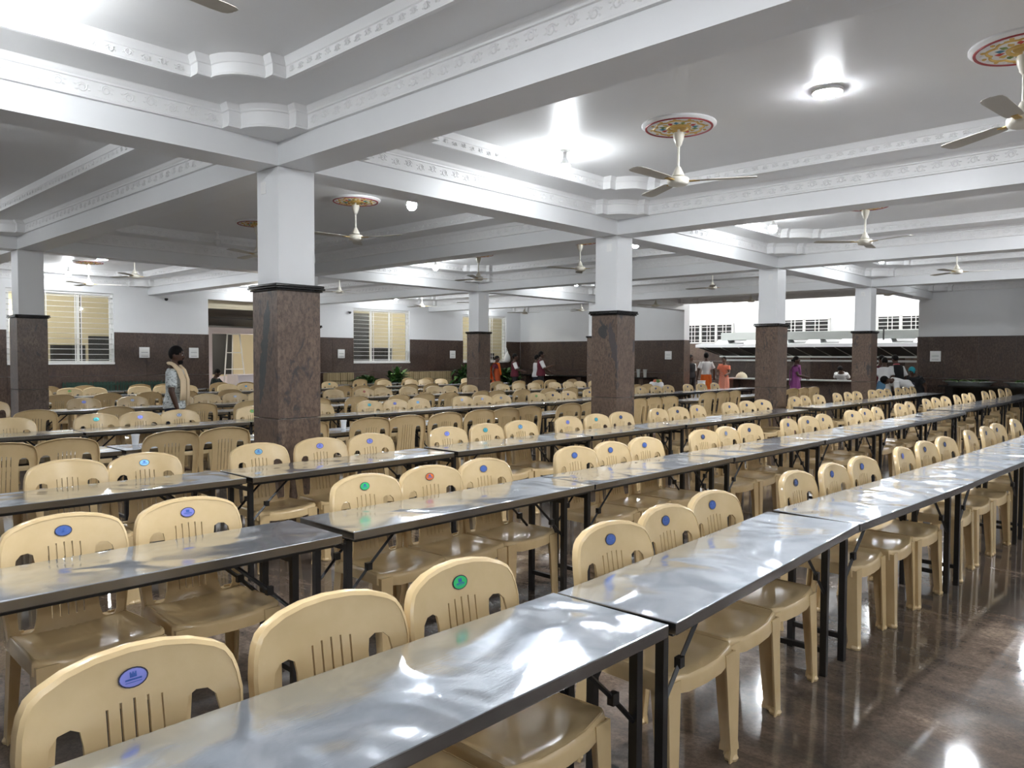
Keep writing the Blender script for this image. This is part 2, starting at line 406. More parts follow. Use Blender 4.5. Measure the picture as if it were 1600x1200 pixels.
# scrolling relief of the friezes
def scroll(mb, cx, cz, plane, flip, s):
    """low relief scroll: spiral, bud and two leaves; plane maps (u, height, proud) to 3d"""
    pts = []
    for k in range(15):
        t = k/14*3.6*pi*.85; r = s*(1-.22*t/pi*.95)*.5
        pts.append((cx+flip*r*cos(t+.5), cz+r*sin(t+.5)))
    for (a, b), (c, d) in zip(pts[:-1], pts[1:]):
        L = hypot(c-a, d-b); nx, nz = -(d-b)/max(L, 1e-6)*s*.075, (c-a)/max(L, 1e-6)*s*.075
        mb.add([plane(a+nx, b+nz, 0), plane(a, b, .0055), plane(a-nx, b-nz, 0), plane(c+nx, d+nz, 0), plane(c, d, .0055), plane(c-nx, d-nz, 0)], [(0, 1, 4, 3), (1, 2, 5, 4)])
    for ang, ln in ((.5, .9), (2.4, .7), (-.7, .8), (3.6, .8)):
        ex, ez = cx+flip*s*(.45+ln*.6)*cos(ang), cz+s*(.25+.3*ln)*sin(ang)*.9
        bx, bz = cx+flip*s*.4*cos(ang), cz+s*.35*sin(ang)
        L = hypot(ex-bx, ez-bz); nx, nz = -(ez-bz)/L*s*.13, (ex-bx)/L*s*.13; mx, mz = (bx+ex)/2, (bz+ez)/2
        mb.add([plane(bx, bz, 0), plane(mx+nx, mz+nz, 0), plane(ex, ez, 0), plane(mx-nx, mz-nz, 0), plane(mx, mz, .006)], [(0, 1, 4), (1, 2, 4), (2, 3, 4), (3, 0, 4)])
def frieze(hx, hy, d, zc, s, step):
    mb = MB()
    for L, mk in ((hx-.50, lambda sg: (lambda u, h, p: (u, sg*(hy-d-p), h))), (hy-.50, lambda sg: (lambda u, h, p: (sg*(hx-d-p), u, h)))):
        for sg in (1, -1):
            pl = mk(sg); n = int(2*L/step)
            for k in range(n):
                u = -L+(k+.5)*2*L/n; scroll(mb, u, zc+(s*.12 if k % 2 else -s*.05), pl, 1 if k % 2 else -1, s)
    return mb
ME_fr1 = frieze(HX, HY, .0165, 3.449, .072, .15).mesh('frieze_relief', ['cornice_plaster'], recalc=False)
ME_fr2 = frieze(HX-.455, HY-.445, .0075, 3.603, .048, .11).mesh('frieze_relief', ['cornice_plaster'], recalc=False)
BX = [(a+b)/2 for a, b in zip(CX, CX[1:]+[CX[-1]+LA])]; BY = [-1.536-LB/2, -1.536+LB/2, 6.005+LB/2, 13.546+LB/2]
first = True
for i, bx in enumerate(BX):
    for j, by in enumerate(BY):
        c = struct(link('ceiling', ME_ceil, None, (bx, by, 0)))
        link('soffit', ME_sof, c); lo = link('lower_cornice', ME_low, c); up = link('upper_cornice', ME_up, c)
        if i >= 1 and j >= 1:
            a = link('frieze_relief', ME_fr1, lo); a['kind'] = 'stuff'; a = link('frieze_relief', ME_fr2, up); a['kind'] = 'stuff'

# ------------------------------------------------------------------ columns
WS, WC = .174, .206
COLNAMES = {}
def column(x, y, label):
    t = thing('granite_column', label, 'column', (x, y, 0), 0, 'square columns of the hall')
    m = MB(); m.box(-WS, WS, -WS, WS, 0, BZ-.001); obj('shaft', m, 'white_paint', t, bevel=.004)
    for k in range(4):
        for z0, z1 in ((.001, ZJ-.003), (ZJ+.003, ZG-.03)):
            m = MB(); m.box(-WC+.001, WC-.001, -WC, -WS-.002, z0, z1)
            m.v = [(a*cos(k*pi/2)-b*sin(k*pi/2), a*sin(k*pi/2)+b*cos(k*pi/2), c) for a, b, c in m.v]
            obj('granite_slab', m, 'column_granite', t, bevel=.003)
    m = MB()
    for h0, h1, e in ((ZG-.030, ZG-.016, .018), (ZG-.014, ZG+.002, .034), (ZG+.004, ZG+.026, .028)):
        m.box(-WC-e, WC+e, -WC-e, WC+e, h0, h1)
    o = obj('cap_moulding', m, 'black_granite', t, bevel=.006); o['label'] = 'black moulded stone ledge'
    return t
TX = {0: 'dark granite clad column', 1: 'granite column'}
ccount = 0
clabels = {(3.538, 6.005): 'square granite-clad column with a long grey-green streak, behind the third row of tables',
           (8.408, 6.005): 'square granite-clad column with a dark round blotch high on its face',
           (13.278, 6.005): 'square granite-clad column beside the person in the purple sari',
           (18.148, 6.005): 'speckled granite-clad column beside the people bending together at the kitchen',
           (3.538, 13.546): 'granite-clad column in front of the first barred window, near the walking man',
           (8.408, 13.546): 'granite-clad column hidden behind the streaked column',
           (13.278, 13.546): 'slim-looking granite-clad column in front of the barred window with the white bag',
           (18.148, 13.546): 'granite-clad column half hidden behind the blotched column'}
for (x, y), lb in clabels.items(): 
    c = column(x, y, lb)
    if (x, y) in ((3.538, 6.005), (8.408, 6.005), (13.278, 6.005), (18.148, 6.005), (13.278, 13.546)):
        m = MB(); sx = {3.538: (-WS-.006, .06), 8.408: (-WS-.006, -.05), 13.278: (-WS-.006, -.05), 18.148: (-WS-.006, .0)}[x]
        if y > 10: m.box(.0, .08, -WS-.008, -WS+.001, 3.0, 3.1)
        else: m.box(-WS-.008, -WS+.001, sx[1]-.04, sx[1]+.04, 2.98, 3.08)
        p = obj('switch_plate', m, 'white_plastic', c, bevel=.003)
for x in (-1.332,):
    for y in CY: column(x, y, 'granite-clad column standing behind the photographer')
for x in CX[2:]: column(x, -1.536, 'granite-clad column in the row beyond the open floor')
# ------------------------------------------------------------------ lamps
def bulb_light(x, y, lit, label, zc=ZC, drop=0.0, mname='lamp_bulb'):
    t = thing('ceiling_bulb', label, 'light bulb', (x, y, zc), 0, 'bare bulbs under the ceiling')
    m = MB(); m.lathe([(.048, 0), (.048, -.014), (.03, -.024), (.022, -.026), (.020, -.085-drop), (.0, -.086-drop)], n=14); obj('holder', m, 'white_plastic', t, smooth=40)
    m = MB(); m.lathe([(.019, -.078), (.024, -.092), (.040, -.118), (.052, -.140), (.053, -.146), (.001, -.146)], n=16)
    m.v = [(a, b, c-drop) for a, b, c in m.v]; obj('bulb_housing', m, 'white_plastic', t, smooth=40)
    m = MB(); m.lathe([(.052, -.1465), (.060, -.165), (.062, -.185), (.052, -.222), (.030, -.244), (.002, -.25)], n=16)
    m.v = [(a, b, c-drop) for a, b, c in m.v]; obj('bulb', m, mname if lit else 'lamp_off', t, smooth=True)
def panel_light(x, y, label, zc=ZC):
    t = thing('round_ceiling_light', label, 'ceiling light', (x, y, zc), 0, 'round flat lamps in the middle of the bays')
    m = MB(); m.lathe([(.118, 0), (.118, -.018), (.112, -.024), (.104, -.024), (.104, -.010), (.118, -.0)], n=28, cap=False); obj('rim', m, 'white_plastic', t, smooth=40)
    m = MB(); m.lathe([(.104, -.012), (.10, -.030), (.07, -.036), (.001, -.038)], n=28); obj('diffuser', m, 'lamp_panel', t, smooth=True)
BAYX = ['behind the photographer', 'before the streaked column', 'between streaked and blotched columns', 'between blotched and third columns', 'between third and speckled columns', 'past the speckled column']
BAYY = ['beyond the bare floor', 'over the rows by bare floor', 'over the middle rows', 'over the rows by the windows']
UNLIT = {(2, 2, 1), (5, 2, 0), (5, 2, 1)}
for i, bx in enumerate(BX):
    for j, by in enumerate(BY):
        for k, dy in ((0, -2.68 if j < 2 else -2.40), (1, 2.72)):
            lit = (i, j, k) not in UNLIT
            if i == 0 and (j == 0 or k == 0): continue
            bulb_light(bx+.1, by+dy, lit, '%s-side %s ceiling bulb, %s, %s' % (('floor', 'window')[k], 'lit' if lit else 'unlit', BAYX[i], BAYY[j]), drop=.05 if (i, j, k) == (2, 2, 0) else 0, mname='lamp_wall_fill' if (i, j) == (5, 1) else 'lamp_bulb')  # the end bay's dim bulbs are out of view, added as wall fill
        if (i, j) in ((1, 1), (2, 1), (3, 1), (4, 1), (2, 3), (4, 3), (2, 0), (1, 0)):
            panel_light(bx+.12, by+(.55 if j == 3 else .1), 'glowing round flat lamp, %s, %s' % (BAYX[i], BAYY[j]))

# ------------------------------------------------------------------ fans and ceiling roses
def rose_mesh():
    a = MB(); a.lathe([(.33, 0), (.33, -.012), (.315, -.026), (.30, -.03), (.001, -.03)], n=40)
    b = MB(); n = 48
    b.loft([[(r*cos(2*pi*i/n), r*sin(2*pi*i/n), z) for i in range(n)] for r, z in ((.302, -.028), (.298, -.037), (.285, -.037), (.281, -.028))], cap=False)
    c = MB(); n = 96
    def rr(i, r, amp): return r+amp*abs(sin(8*pi*i/n*1.0))
    c.loft([[(rr(i, r, am)*cos(2*pi*i/n), rr(i, r, am)*sin(2*pi*i/n), z) for i in range(n)] for r, am, z in ((.205, .03, -.030), (.20, .03, -.038), (.188, .03, -.038), (.183, .03, -.030))], 0, False)
    c.loft([[(r*cos(2*pi*i/n), r*sin(2*pi*i/n), z) for i in range(n)] for r, z in ((.11, -.03), (.105, -.042), (.085, -.042), (.08, -.03))], 0, False)
    for k in range(16):
        t = 2*pi*k/16; mi = (1, 2, 3, 0)[k % 4]; r0, r1 = .112, .178; wd = .024
        ca, sa = cos(t), sin(t); P = lambda r, s, z: (r*ca-s*sa, r*sa+s*ca, z)
        c.add([P(r0, 0, -.030), P((r0+r1)/2, wd, -.031), P(r1, 0, -.030), P((r0+r1)/2, -wd, -.031), P((r0+r1)/2, 0, -.043)], [(0, 1, 4), (1, 2, 4), (2, 3, 4), (3, 0, 4)], mi)
    for k in range(24):
        t = 2*pi*(k+.5)/24; c.ell((.245*cos(t), .245*sin(t), -.031), (.017, .017, .008), 6, 4, 0 if k % 2 else 4)
    c.lathe([(.07, -.03), (.06, -.042), (.03, -.046), (.001, -.046)], n=20, mi=0)
    return (a.mesh('plaster_disc', ['cornice_plaster'], smooth=40), b.mesh('red_rim', ['dark_red'], smooth=40),
            c.mesh('flower_relief', ['ornament_gold', 'ornament_red', 'ornament_blue', 'ornament_green', 'cornice_plaster'], smooth=35))
RM = rose_mesh()
def fan_proto():
    d = {}
    m = MB(); m.lathe([(.012, 0), (.012, -.50)], n=10); d['rod'] = m.mesh('rod', ['fan_cream'], smooth=40)
    m = MB(); m.lathe([(.045, -.045), (.052, -.06), (.048, -.085), (.046, -.10), (.034, -.13), (.030, -.15), (.018, -.165), (.014, -.17)], n=16); d['canopy'] = m.mesh('canopy', ['fan_cream'], smooth=40)
    m = MB(); m.lathe([(.014, -.345), (.022, -.352), (.040, -.39), (.052, -.415), (.055, -.43)], n=18); d['lower_canopy'] = m.mesh('lower_canopy', ['fan_cream'], smooth=40)
    m = MB(); m.lathe([(.05, -.437), (.085, -.445), (.098, -.458), (.098, -.492), (.088, -.508), (.06, -.518), (.02, -.522), (.001, -.522)], n=24); d['motor_housing'] = m.mesh('motor_housing', ['fan_cream'], smooth=40)
    m = MB()
    m.box(.075, .19, -.022, .022, -.482, -.475); d['bracket'] = m.mesh('blade_bracket', ['gold'], bevel=.002)
    m = MB(); rings = []
    for r, wd in ((.155, .040), (.18, .052), (.25, .058), (.60, .068), (.655, .062), (.675, .045), (.68, .012)):
        th = .10; rings.append([(r, -wd, -.475-wd*th+.0), (r, 0, -.472), (r, wd, -.475+wd*th), (r, wd, -.478+wd*th), (r, 0, -.476), (r, -wd, -.478-wd*th)])
    m.loft(rings); d['blade'] = m.mesh('blade', ['fan_blade'], smooth=30)
    return d
FM = fan_proto()
FROT = {(2, 1, 1): 178, (2, 1, 0): 175, (2, 2, 0): 172, (3, 1, 1): 131, (3, 2, 1): 90, (4, 1, 1): 170, (2, 3, 1): 95, (2, 3, 0): 108, (1, 1, 1): 52, (3, 2, 0): 40, (2, 2, 1): 205}
def fan(x, y, rot, label, i_rose=True, zc=ZC, rose_label=None):
    if i_rose:
        r = thing('ceiling_rose', rose_label or label.split('ceiling fan')[0].split('cream')[0].strip()+' painted rose'+label.split('ceiling fan')[1], 'ceiling rose', (x, y, zc), 0, 'painted ceiling roses')
        link('plaster_disc', RM[0], r); link('red_rim', RM[1], r); link('flower_relief', RM[2], r)
    t = thing('ceiling_fan', label, 'ceiling fan', (x, y, zc-.03), radians(rot), 'cream ceiling fans')
    for k in ('rod', 'canopy', 'lower_canopy', 'motor_housing'): link(k, FM[k], t)
    for q in range(3):
        b = link('blade', FM['blade'], t, (0, 0, 0), 2*pi*q/3); link('blade_bracket', FM['bracket'], b)
rng = random.Random(3)
for i, bx in enumerate(BX):
    for j, by in enumerate(BY):
        if i == 0 or j == 0: continue
        for k, dy in ((0, -1.20), (1, 1.42)):
            if i == 5 and j in (1, 2): continue
            lb = '%s-side cream ceiling fan, %s, %s' % (('floor', 'window')[k], BAYX[i], BAYY[j])
            if (i, j, k) == (1, 1, 1): fan(1.06, 3.33, 5, 'window-side cream ceiling fan, before the streaked column, over the rows by bare floor'); continue
            fan(bx+.12, by+dy, FROT.get((i, j, k), rng.uniform(0, 120)), lb)
for x, y, r, wh in ((20.2, 6.15, 20, 'right jamb'), (20.2, 9.75, 75, 'middle'), (20.2, 12.85, 40, 'left jamb')):
    fan(x, y, r, 'ceiling fan before the kitchen opening, nearest its '+wh, True, rose_label='red-rimmed ceiling rose before the kitchen opening, nearest its '+wh)

# ------------------------------------------------------------------ windows with grilles in the left wall
def window(n, a, b, z0, z1, y, axis='y', nbar=13, mid=True):
    m = MB(); fr = .055; d0, d1 = y+.06, y+.16
    m.box(a, b, d0, d1, z1-fr, z1); m.box(a, b, d0-.10, d1, z0, z0+fr*.9); m.box(a, a+fr, d0, d1, z0+fr, z1-fr); m.box(b-fr, b, d0, d1, z0+fr, z1-fr)
    wn = struct(obj('window_%d' % n, m, 'white_enamel'))
    wd = b-a
    for k in range(3):                                    # sliding sashes
        s = .03; x0 = a+fr+(wd-2*fr)*k/3; x1 = a+fr+(wd-2*fr)*(k+1)/3; yo = y+.10+(.018 if k == 1 else 0)
        m = MB()
        m.box(x0, x1, yo, yo+.016, z1-fr-s, z1-fr); m.box(x0, x1, yo, yo+.016, z0+fr, z0+fr+s); m.box(x0, x0+s, yo, yo+.016, z0+fr+s, z1-fr-s); m.box(x1-s, x1, yo, yo+.016, z0+fr+s, z1-fr-s)
        sa = obj('sash', m, 'white_enamel', wn)
        m = MB(); m.box(x0+s, x1-s, yo+.006, yo+.010, z0+fr+s, z1-fr-s); obj('pane', m, 'window_glass', sa)
    for k in range(nbar):
        z = z0+fr+(z1-z0-2*fr)*(k+.5)/nbar; m = MB(); m.tube([(a+.01, y+.03, z), (b-.01, y+.03, z)], .0085, 6); obj('grille_bar', m, 'white_enamel', wn, smooth=True)
    for k in range(2):
        for dx in (-.07, .07):
            x = a+wd*(k+1)/3*.98+dx; m = MB(); m.box(x-.011, x+.011, y+.036, y+.046, z0+.04, z1-.04); obj('grille_upright', m, 'white_enamel', wn)
for n, (a, b) in enumerate(WIN): window(n+1, a, b, WZ0, WZ1, YW)

# ------------------------------------------------------------------ doorway: rolling shutter box and the yard beyond
m = MB(); m.box(DOOR[0]-.02, DOOR[1]+.02, YW+.26, YW+.56, 2.985, 3.20); m.box(DOOR[0], DOOR[1], YW+.27, YW+.29, 2.93, 2.99)
tag(obj('rolling_shutter', m, 'shutter_cream', bevel=.01), 'cream rolling shutter drawn up at the top of the doorway', 'shutter')
m = MB()
for k in range(52):
    x0 = 9.9+k*.125; m.add([(x0, YW+.30, 3.60), (x0+.06, YW+.30, 3.63), (x0+.125, YW+.30, 3.60), (x0, YW+6, 2.55), (x0+.06, YW+6, 2.58), (x0+.125, YW+6, 2.55)], [(0, 1, 4, 3), (1, 2, 5, 4)])
tag(obj('tin_roof', m, 'tin_roof', recalc=False), 'dark corrugated tin roof over the yard behind the doorway', 'roof')
for k in range(4):
    m = MB(); y = YW+1.3+k*1.3; z = 3.6-1.05*(y-YW-.3)/5.7-.06; m.box(9.9, 16.4, y-.03, y+.03, z-.06, z); tag(obj('roof_purlin', m, 'tin_roof'), 'dark steel purlin under the tin roof of the yard', 'purlin', 'purlins under the tin roof')
m = MB(); m.box(9.9, 15.5, YW+3.0, YW+3.25, 2.30, 2.50)
tag(obj('yard_beam', m, 'pale_wall'), 'pale plaster beam crossing the yard behind the doorway', 'beam')
for x in (11.25, 13.9):
    m = MB(); m.box(x-.16, x+.16, YW+3.0, YW+3.25, 0-.02, 2.30); tag(obj('yard_post', m, 'pale_wall'), 'pale plaster post carrying the yard beam', 'post', 'pale posts in the yard')
m = MB(); m.box(2, 32, YW+6.0, YW+6.3, -.02, 4.6); struct(obj('wall_yard', m, 'cream_wall'))
for x0, z0, x1, z1 in ((8.7, .6, 9.7, 2.2), (12.3, .9, 13.6, 2.4), (4.2, .8, 5.4, 2.6), (19.9, .9, 21.0, 1.95), (26.2, .8, 27.4, 1.75), (18.6, .7, 19.75, 3.4), (7.6, .7, 8.6, 1.9)):
    m = MB(); m.box(x0, x1, YW+5.94, YW+5.99, z0, z1); tag(obj('shuttered_opening', m, 'dark_plastic'), 'dark opening in the cream wall across the yard', 'window', 'dark openings across the yard')
for x, y, z in ((6.3, YW+5.9, 2.75), (7.6, YW+3.2, 3.9), (17.0, YW+3.2, 3.9), (21.6, YW+3.2, 3.9), (25.6, YW+3.2, 3.9)):  # pole lamps are added out of window view to light the yard wall
    t = thing('yard_lamp', 'bright lamp on the cream wall across the yard' if y > YW+5 else 'added lamp on a thin pole, above window view, lighting the yard wall', 'lamp', (x, y, z), 0, 'lamps in the yard')
    if y > YW+5: m = MB(); m.box(-.04, .04, .03, .1, -.05, .05); obj('bracket', m, 'white_plastic', t)
    else: m = MB(); m.lathe([(.02, -z-.02), (.016, -.06)], n=8); obj('pole', m, 'tin_roof', t)
    m = MB(); m.ell((0, 0, 0), (.06, .06, .08), 10, 7); obj('globe', m, 'lamp_yard', t, smooth=True)
t = thing('yard_lamp', 'lamp under the pale beam of the doorway yard', 'lamp', (13.3, YW+3.12, 2.22), 0, 'lamps in the yard')
m = MB(); m.lathe([(.03, .08), (.03, .04)], n=8); obj('bracket', m, 'white_plastic', t)
m = MB(); m.ell((0, 0, 0), (.045, .045, .05), 10, 7); obj('globe', m, 'lamp_yard', t, smooth=True)
m = MB(); m.box(4, 25, YW+3.4, YW+3.46, .0, .9); tag(obj('yard_parapet', m, 'pale_wall'), 'low pale parapet in the yard outside the windows', 'wall')
# white steel trestle and cloth-covered table outside the door, with the person seated there
t = thing('trestle_frame', 'white tubular trestle standing in the doorway yard', 'trestle', (11.55, YW+2.0, -.02))
for dx0, dx1 in ((-.12, -.30), (.28, .55)):
    m = MB(); m.tube([(dx0, 0, 2.3), (dx1, 0, 0)], .022, 8); obj('leg', m, 'white_enamel', t, smooth=True)
m = MB(); m.tube([(.08, .06, 2.3), (.12, .25, 0)], .016, 8); obj('leg', m, 'white_enamel', t, smooth=True)
for z in (2.28, 1.70, 1.18):
    e = (2.3-z)/2.3; m = MB(); m.tube([(-.12-.18*e, 0, z), (.28+.27*e, 0, z)], .016, 8); obj('rung', m, 'white_enamel', t, smooth=True)
t = thing('cloth_covered_table', 'table under a pale cloth in the yard by the doorway', 'table', (12.2, YW+1.25, -.02))
m = MB(); m.box(-1.0, 1.2, -.35, .35, .0, 1.02); obj('cloth', m, 'pale_wall', t, bevel=.02)
m = MB(); m.box(-1.02, 1.22, -.37, .37, 1.0, 1.03); obj('table_top', m, 'pale_wall', t, bevel=.008)

# ------------------------------------------------------------------ switchboards and small wall things
def switchboard(x, y, z, axis, label):
    t = thing('switchboard', label, 'switchboard', (x, y, z), 0 if axis == 'y' else -pi/2, 'white switchboards on the granite')
    m = MB(); m.box(-.13, .13, -.03, 0, -.14, .14); obj('cover_plate', m, 'white_plastic', t, bevel=.008)
    for zz in (-.055, .045):
        m = MB(); m.box(-.085, .085, -.036, -.029, zz-.03, zz+.03); obj('switch_row', m, 'white_enamel', t, bevel=.004)
        m = MB(); m.box(-.085, .085, -.033, -.029, zz-.042, zz-.034); obj('gap_line', m, 'dark_plastic', t)
for x, lb in ((8.11, 'white switchboard on the granite right of the first barred window'), (9.43, 'white switchboard on the granite beside the open doorway'),
              (14.25, 'white switchboard left of the barred window above the stacked bundles'), (19.11, 'white switchboard between two barred windows')):
    switchboard(x, YW-.025, 1.66, 'y', lb)
switchboard(XW-.025, 13.98, 1.66, 'x', 'white switchboard on the granite left of the kitchen opening')
switchboard(XW-.025, 5.72, 1.65, 'x', 'white switchboard on the granite right of the kitchen opening')
for x, z in ((8.69, 3.12), (14.58, 3.03)):
    t = thing('dome_camera', 'tiny black camera high on the white wall', 'camera', (x, YW, z), 0, 'small black cameras on the wall')
    m = MB(); m.lathe([(.04, .0), (.05, -.03), (.03, -.06), (.001, -.07)], 0, -.06, 12); obj('lens_dome', m, 'dark_plastic', t, smooth=True)
    m = MB(); m.box(-.03, .03, -.06, 0, -.005, .02); obj('bracket', m, 'white_plastic', t)

# ------------------------------------------------------------------ kitchen behind the opening
KX = 28.4
m = MB(); m.box(KX, KX+.24, 2.5, 17.5, 0, 4.7)
kb = struct(obj('wall_kitchen', m, 'white_paint'))
x = 2.6; k = 0
while x < 17.4:
    for z0, z1 in ((.0, .72), (.726, 1.44), (1.446, 2.16)):
        m = MB(); m.box(KX-.02-.003*(k % 2), KX, x+.003, x+1.087, z0, z1); obj('granite_panel', m, 'wall_granite' if (k*3) % 4 else 'column_granite', kb)
    x += 1.09; k += 1
m = MB(); m.box(XW+.34, KX, 2.26, 2.5, 0, 4.7); m.box(XW+.34, KX, 17.5, 17.74, 0, 4.7); struct(obj('wall_kitchen_sides', m, 'white_paint'))
m = MB(); m.box(XW+.0, KX+.2, 2.3, 17.7, 4.7, 4.9); m.box(XW+.0, XW+.3, 2.3, 17.7, 3.8, 4.7); struct(obj('ceiling_kitchen', m, 'white_paint'))
def kwin(n, y0, y1, z0, z1, secs):
    m = MB(); m.box(KX-.05, KX-.005, y0, y1, z0, z1); 
    wn = struct(obj('window_%d' % n, m, 'dark_plastic'))
    m = MB()
    for a, b, c, d in ((y0-.05, y1+.05, z1-.02, z1+.04), (y0-.05, y1+.05, z0-.04, z0+.02), (y0-.05, y0+.02, z0, z1), (y1-.02, y1+.05, z0, z1)): m.box(KX-.10, KX-.02, a, b, c, d)
    for q in range(1, secs):
        yy = y0+(y1-y0)*q/secs; m.box(KX-.10, KX-.03, yy-.05, yy+.05, z0, z1)
    obj('frame', m, 'white_enamel', wn)
    for q in range(4):
        z = z0+(z1-z0)*(q+.6)/4.2; m = MB(); m.box(KX-.125, KX-.105, y0, y1, z-.012, z+.012); obj('grille_bar', m, 'white_enamel', wn)
    for q in range(secs):
        for dd in (-.07, .07):
            yy = y0+(y1-y0)*(q+.45)/secs+dd; m = MB(); m.box(KX-.128, KX-.104, yy-.012, yy+.012, z0, z1); obj('grille_upright', m, 'white_enamel', wn)
KW = [(14.45, 16.55, 2.20, 2.92, 3), (10.65, 12.45, 2.44, 3.02, 2), (7.45, 8.95, 2.50, 3.05, 2)]
for n, a in enumerate(KW): kwin(n+4, *a)
# extractor hood running along the kitchen
HX0, HX1 = 26.3, 27.9; HY0, HY1 = 5.2, 14.9
t = thing('kitchen_hood', 'long steel extractor hood over the kitchen ranges', 'extractor hood', (0, 0, 0))
m = MB()
m.add([(HX0, HY0, 1.98), (HX0, HY1, 1.98), (HX0, HY0, 2.08), (HX0, HY1, 2.08), (HX0+.5, HY0, 2.14), (HX0+.5, HY1, 2.14)], [(0, 1, 3, 2), (2, 3, 5, 4)])
m.box(HX0-.015, HX0+.01, HY0, HY1+.02, 1.965, 2.075); obj('front_lip', m, 'hood_edge', t)
m = MB(); 
m.add([(HX0+.02, HY0, 1.98), (HX0+.02, HY1, 1.98), (HX1, HY0, 1.62), (HX1, HY1-.3, 1.62), (HX0+.3, HY0, 2.13), (HX0+.3, HY1, 2.13), (HX1, HY0, 2.13), (HX1, HY1, 2.13)], [(0, 2, 3, 1), (4, 5, 7, 6), (1, 3, 7, 5), (0, 4, 6, 2)])
obj('canopy', m, 'hood_dark', t)
for k in range(14):
    y = HY0+.3+k*.70; m = MB(); m.bar((HX0+.10, y, 1.952), (HX1-.2, y-.1, 1.655), .03); obj('filter_rib', m, 'steel_sheet', t)
m = MB(); m.box(HX1-.3, HX1-.22, HY0, HY1-.3, 1.60, 1.66); m.box(HX1-.05, HX1, HY0, HY1-.35, 1.46, 1.52); obj('gutter', m, 'steel_sheet', t)
k = 0
m = MB(); m.box(HX0+.25, HX0+.85, HY0, HY1-.9, 2.24, 2.52); obj('duct', m, 'steel_sheet', t, bevel=.015)
y = HY0+.4
while y < HY1-1.0:
    m = MB(); m.add([(HX0+.15, y, 2.08), (HX0+.15, y+.55, 2.08), (HX0+.8, y+.55, 2.08), (HX0+.8, y, 2.08), (HX0+.27, y+.08, 2.245), (HX0+.27, y+.47, 2.245), (HX0+.8, y+.47, 2.245), (HX0+.8, y+.08, 2.245)],
                    [(0, 1, 5, 4), (1, 2, 6, 5), (2, 3, 7, 6), (3, 0, 4, 7)]); obj('duct_collar', m, 'hood_edge', t); y += 1.15
for y in (6.1, 8.2):
    m = MB(); m.bar((HX0+.24, y, 2.1), (HX0+.24, y, 2.62), .035); obj('hanger', m, 'black_metal', t)
# serving counters
def counter(x0, x1, y0, y1, z, label, top='black_granite', body='wall_granite', inset=.06, posts=2, axis='y'):
    t = thing('serving_counter', label, 'counter', ((x0+x1)/2, (y0+y1)/2, 0)); cx, cy = (x0+x1)/2, (y0+y1)/2
    m = MB(); m.box(x0-cx, x1-cx, y0-cy, y1-cy, z-.04, z); obj('counter_top', m, top, t, bevel=.006)
    for k in range(posts):
        yy = y0+.25+(y1-y0-.5)*k/max(1, posts-1); m = MB(); m.box(x0-cx+inset, x1-cx-inset, yy-cy-.09, yy-cy+.09, 0, z-.04); obj('pier', m, body, t)
    m = MB(); m.box(x1-cx-inset-.03, x1-cx-inset, y0-cy+.05, y1-cy-.05, 0, z-.04); obj('back_panel', m, body, t)
counter(24.1, 24.8, 7.9, 12.6, .90, 'stone serving counter in the kitchen opening behind the person in purple', 'steel_sheet', 'column_granite', .06, 2)
counter(22.1, XW-.03, 14.4, 20.3, .90, 'long dark stone counter along the wall behind the orange sari', 'black_granite', 'wall_granite', .05, 3)
counter(22.0, XW-.03, 1.6, 5.45, .90, 'dark stone counter carrying leaf-filled trays', 'black_granite', 'black_granite', .05, 3)
ORDK = ['first', 'second', 'third', 'fourth', 'last']
def kbulb(x, y, z, nth):
    t = thing('kitchen_lamp', nth+' lamp hanging in the kitchen, counted from the tray counter', 'lamp', (x, y, z), 0, 'kitchen lamps')
    m = MB(); m.lathe([(.02, 0), (.02, .55)], n=8); obj('stem', m, 'white_plastic', t)
    m = MB(); m.lathe([(.03, 0), (.07, -.06), (.085, -.12), (.05, -.19), (.002, -.21)], n=14); obj('bulb', m, 'lamp_kitchen', t, smooth=True)
for n, y in enumerate((4.6, 7.4, 10.2, 13.0, 15.6)): kbulb(25.6, y, 4.15, ORDK[n])

# ------------------------------------------------------------------ folding steel tables
TL, TD, TZ = 1.925, .48, .75
def table_proto(li=.035, ri=.20):
    d = []
    m = MB(); m.box(0, TL, 0, TD, TZ-.042, TZ); 
    tt = m.mesh('table_top', ['table_steel', 'steel_edge_reflection'], bevel=.004)
    for p in tt.polygons: p.material_index = 1 if p.normal.z < .5 else 0  # sides get darker steel: the dark floor's reflection put into the colour
    d.append(('table_top', tt))
    m = MB(); m.box(.03, TL-.03, .03, TD-.03, TZ-.06, TZ-.043); d.append(('under_frame', m.mesh('under_frame', ['black_metal'])))
    for xx, sg in ((li, 1), (TL-ri, -1)):
        for yy in (.10, TD-.10):
            m = MB(); m.box(xx-.016, xx+.016, yy-.016, yy+.016, 0, TZ-.06); d.append(('leg', m.mesh('leg', ['black_metal'])))
        for z in (.13, TZ-.10):
            m = MB(); m.box(xx-.012, xx+.012, .116, TD-.116, z-.013, z+.013); d.append(('cross_bar', m.mesh('cross_bar', ['black_metal'])))
        for yy in (.10, TD-.10):
            m = MB(); e = xx+sg*.30; m.bar((xx+sg*.012, yy, .42), (xx+sg*.13, yy, .535), .013); m.bar((xx+sg*.12, yy, .528), (e, yy, TZ-.062), .013)
            m.box(xx+sg*.125-.016, xx+sg*.125+.016, yy-.012, yy+.012, .515, .552); d.append(('brace', m.mesh('brace', ['black_metal'])))
    return d
TPROTO = table_proto(); TPROTO_A = table_proto(.035, .035); TPROTO_B = table_proto(.085, .20)
def table(x, y, rot, label, group, proto=None):
    t = thing('folding_table', label, 'table', (x, y, 0), radians(rot), group)
    for n, me in (proto or TPROTO): link(n, me, t)
    return t

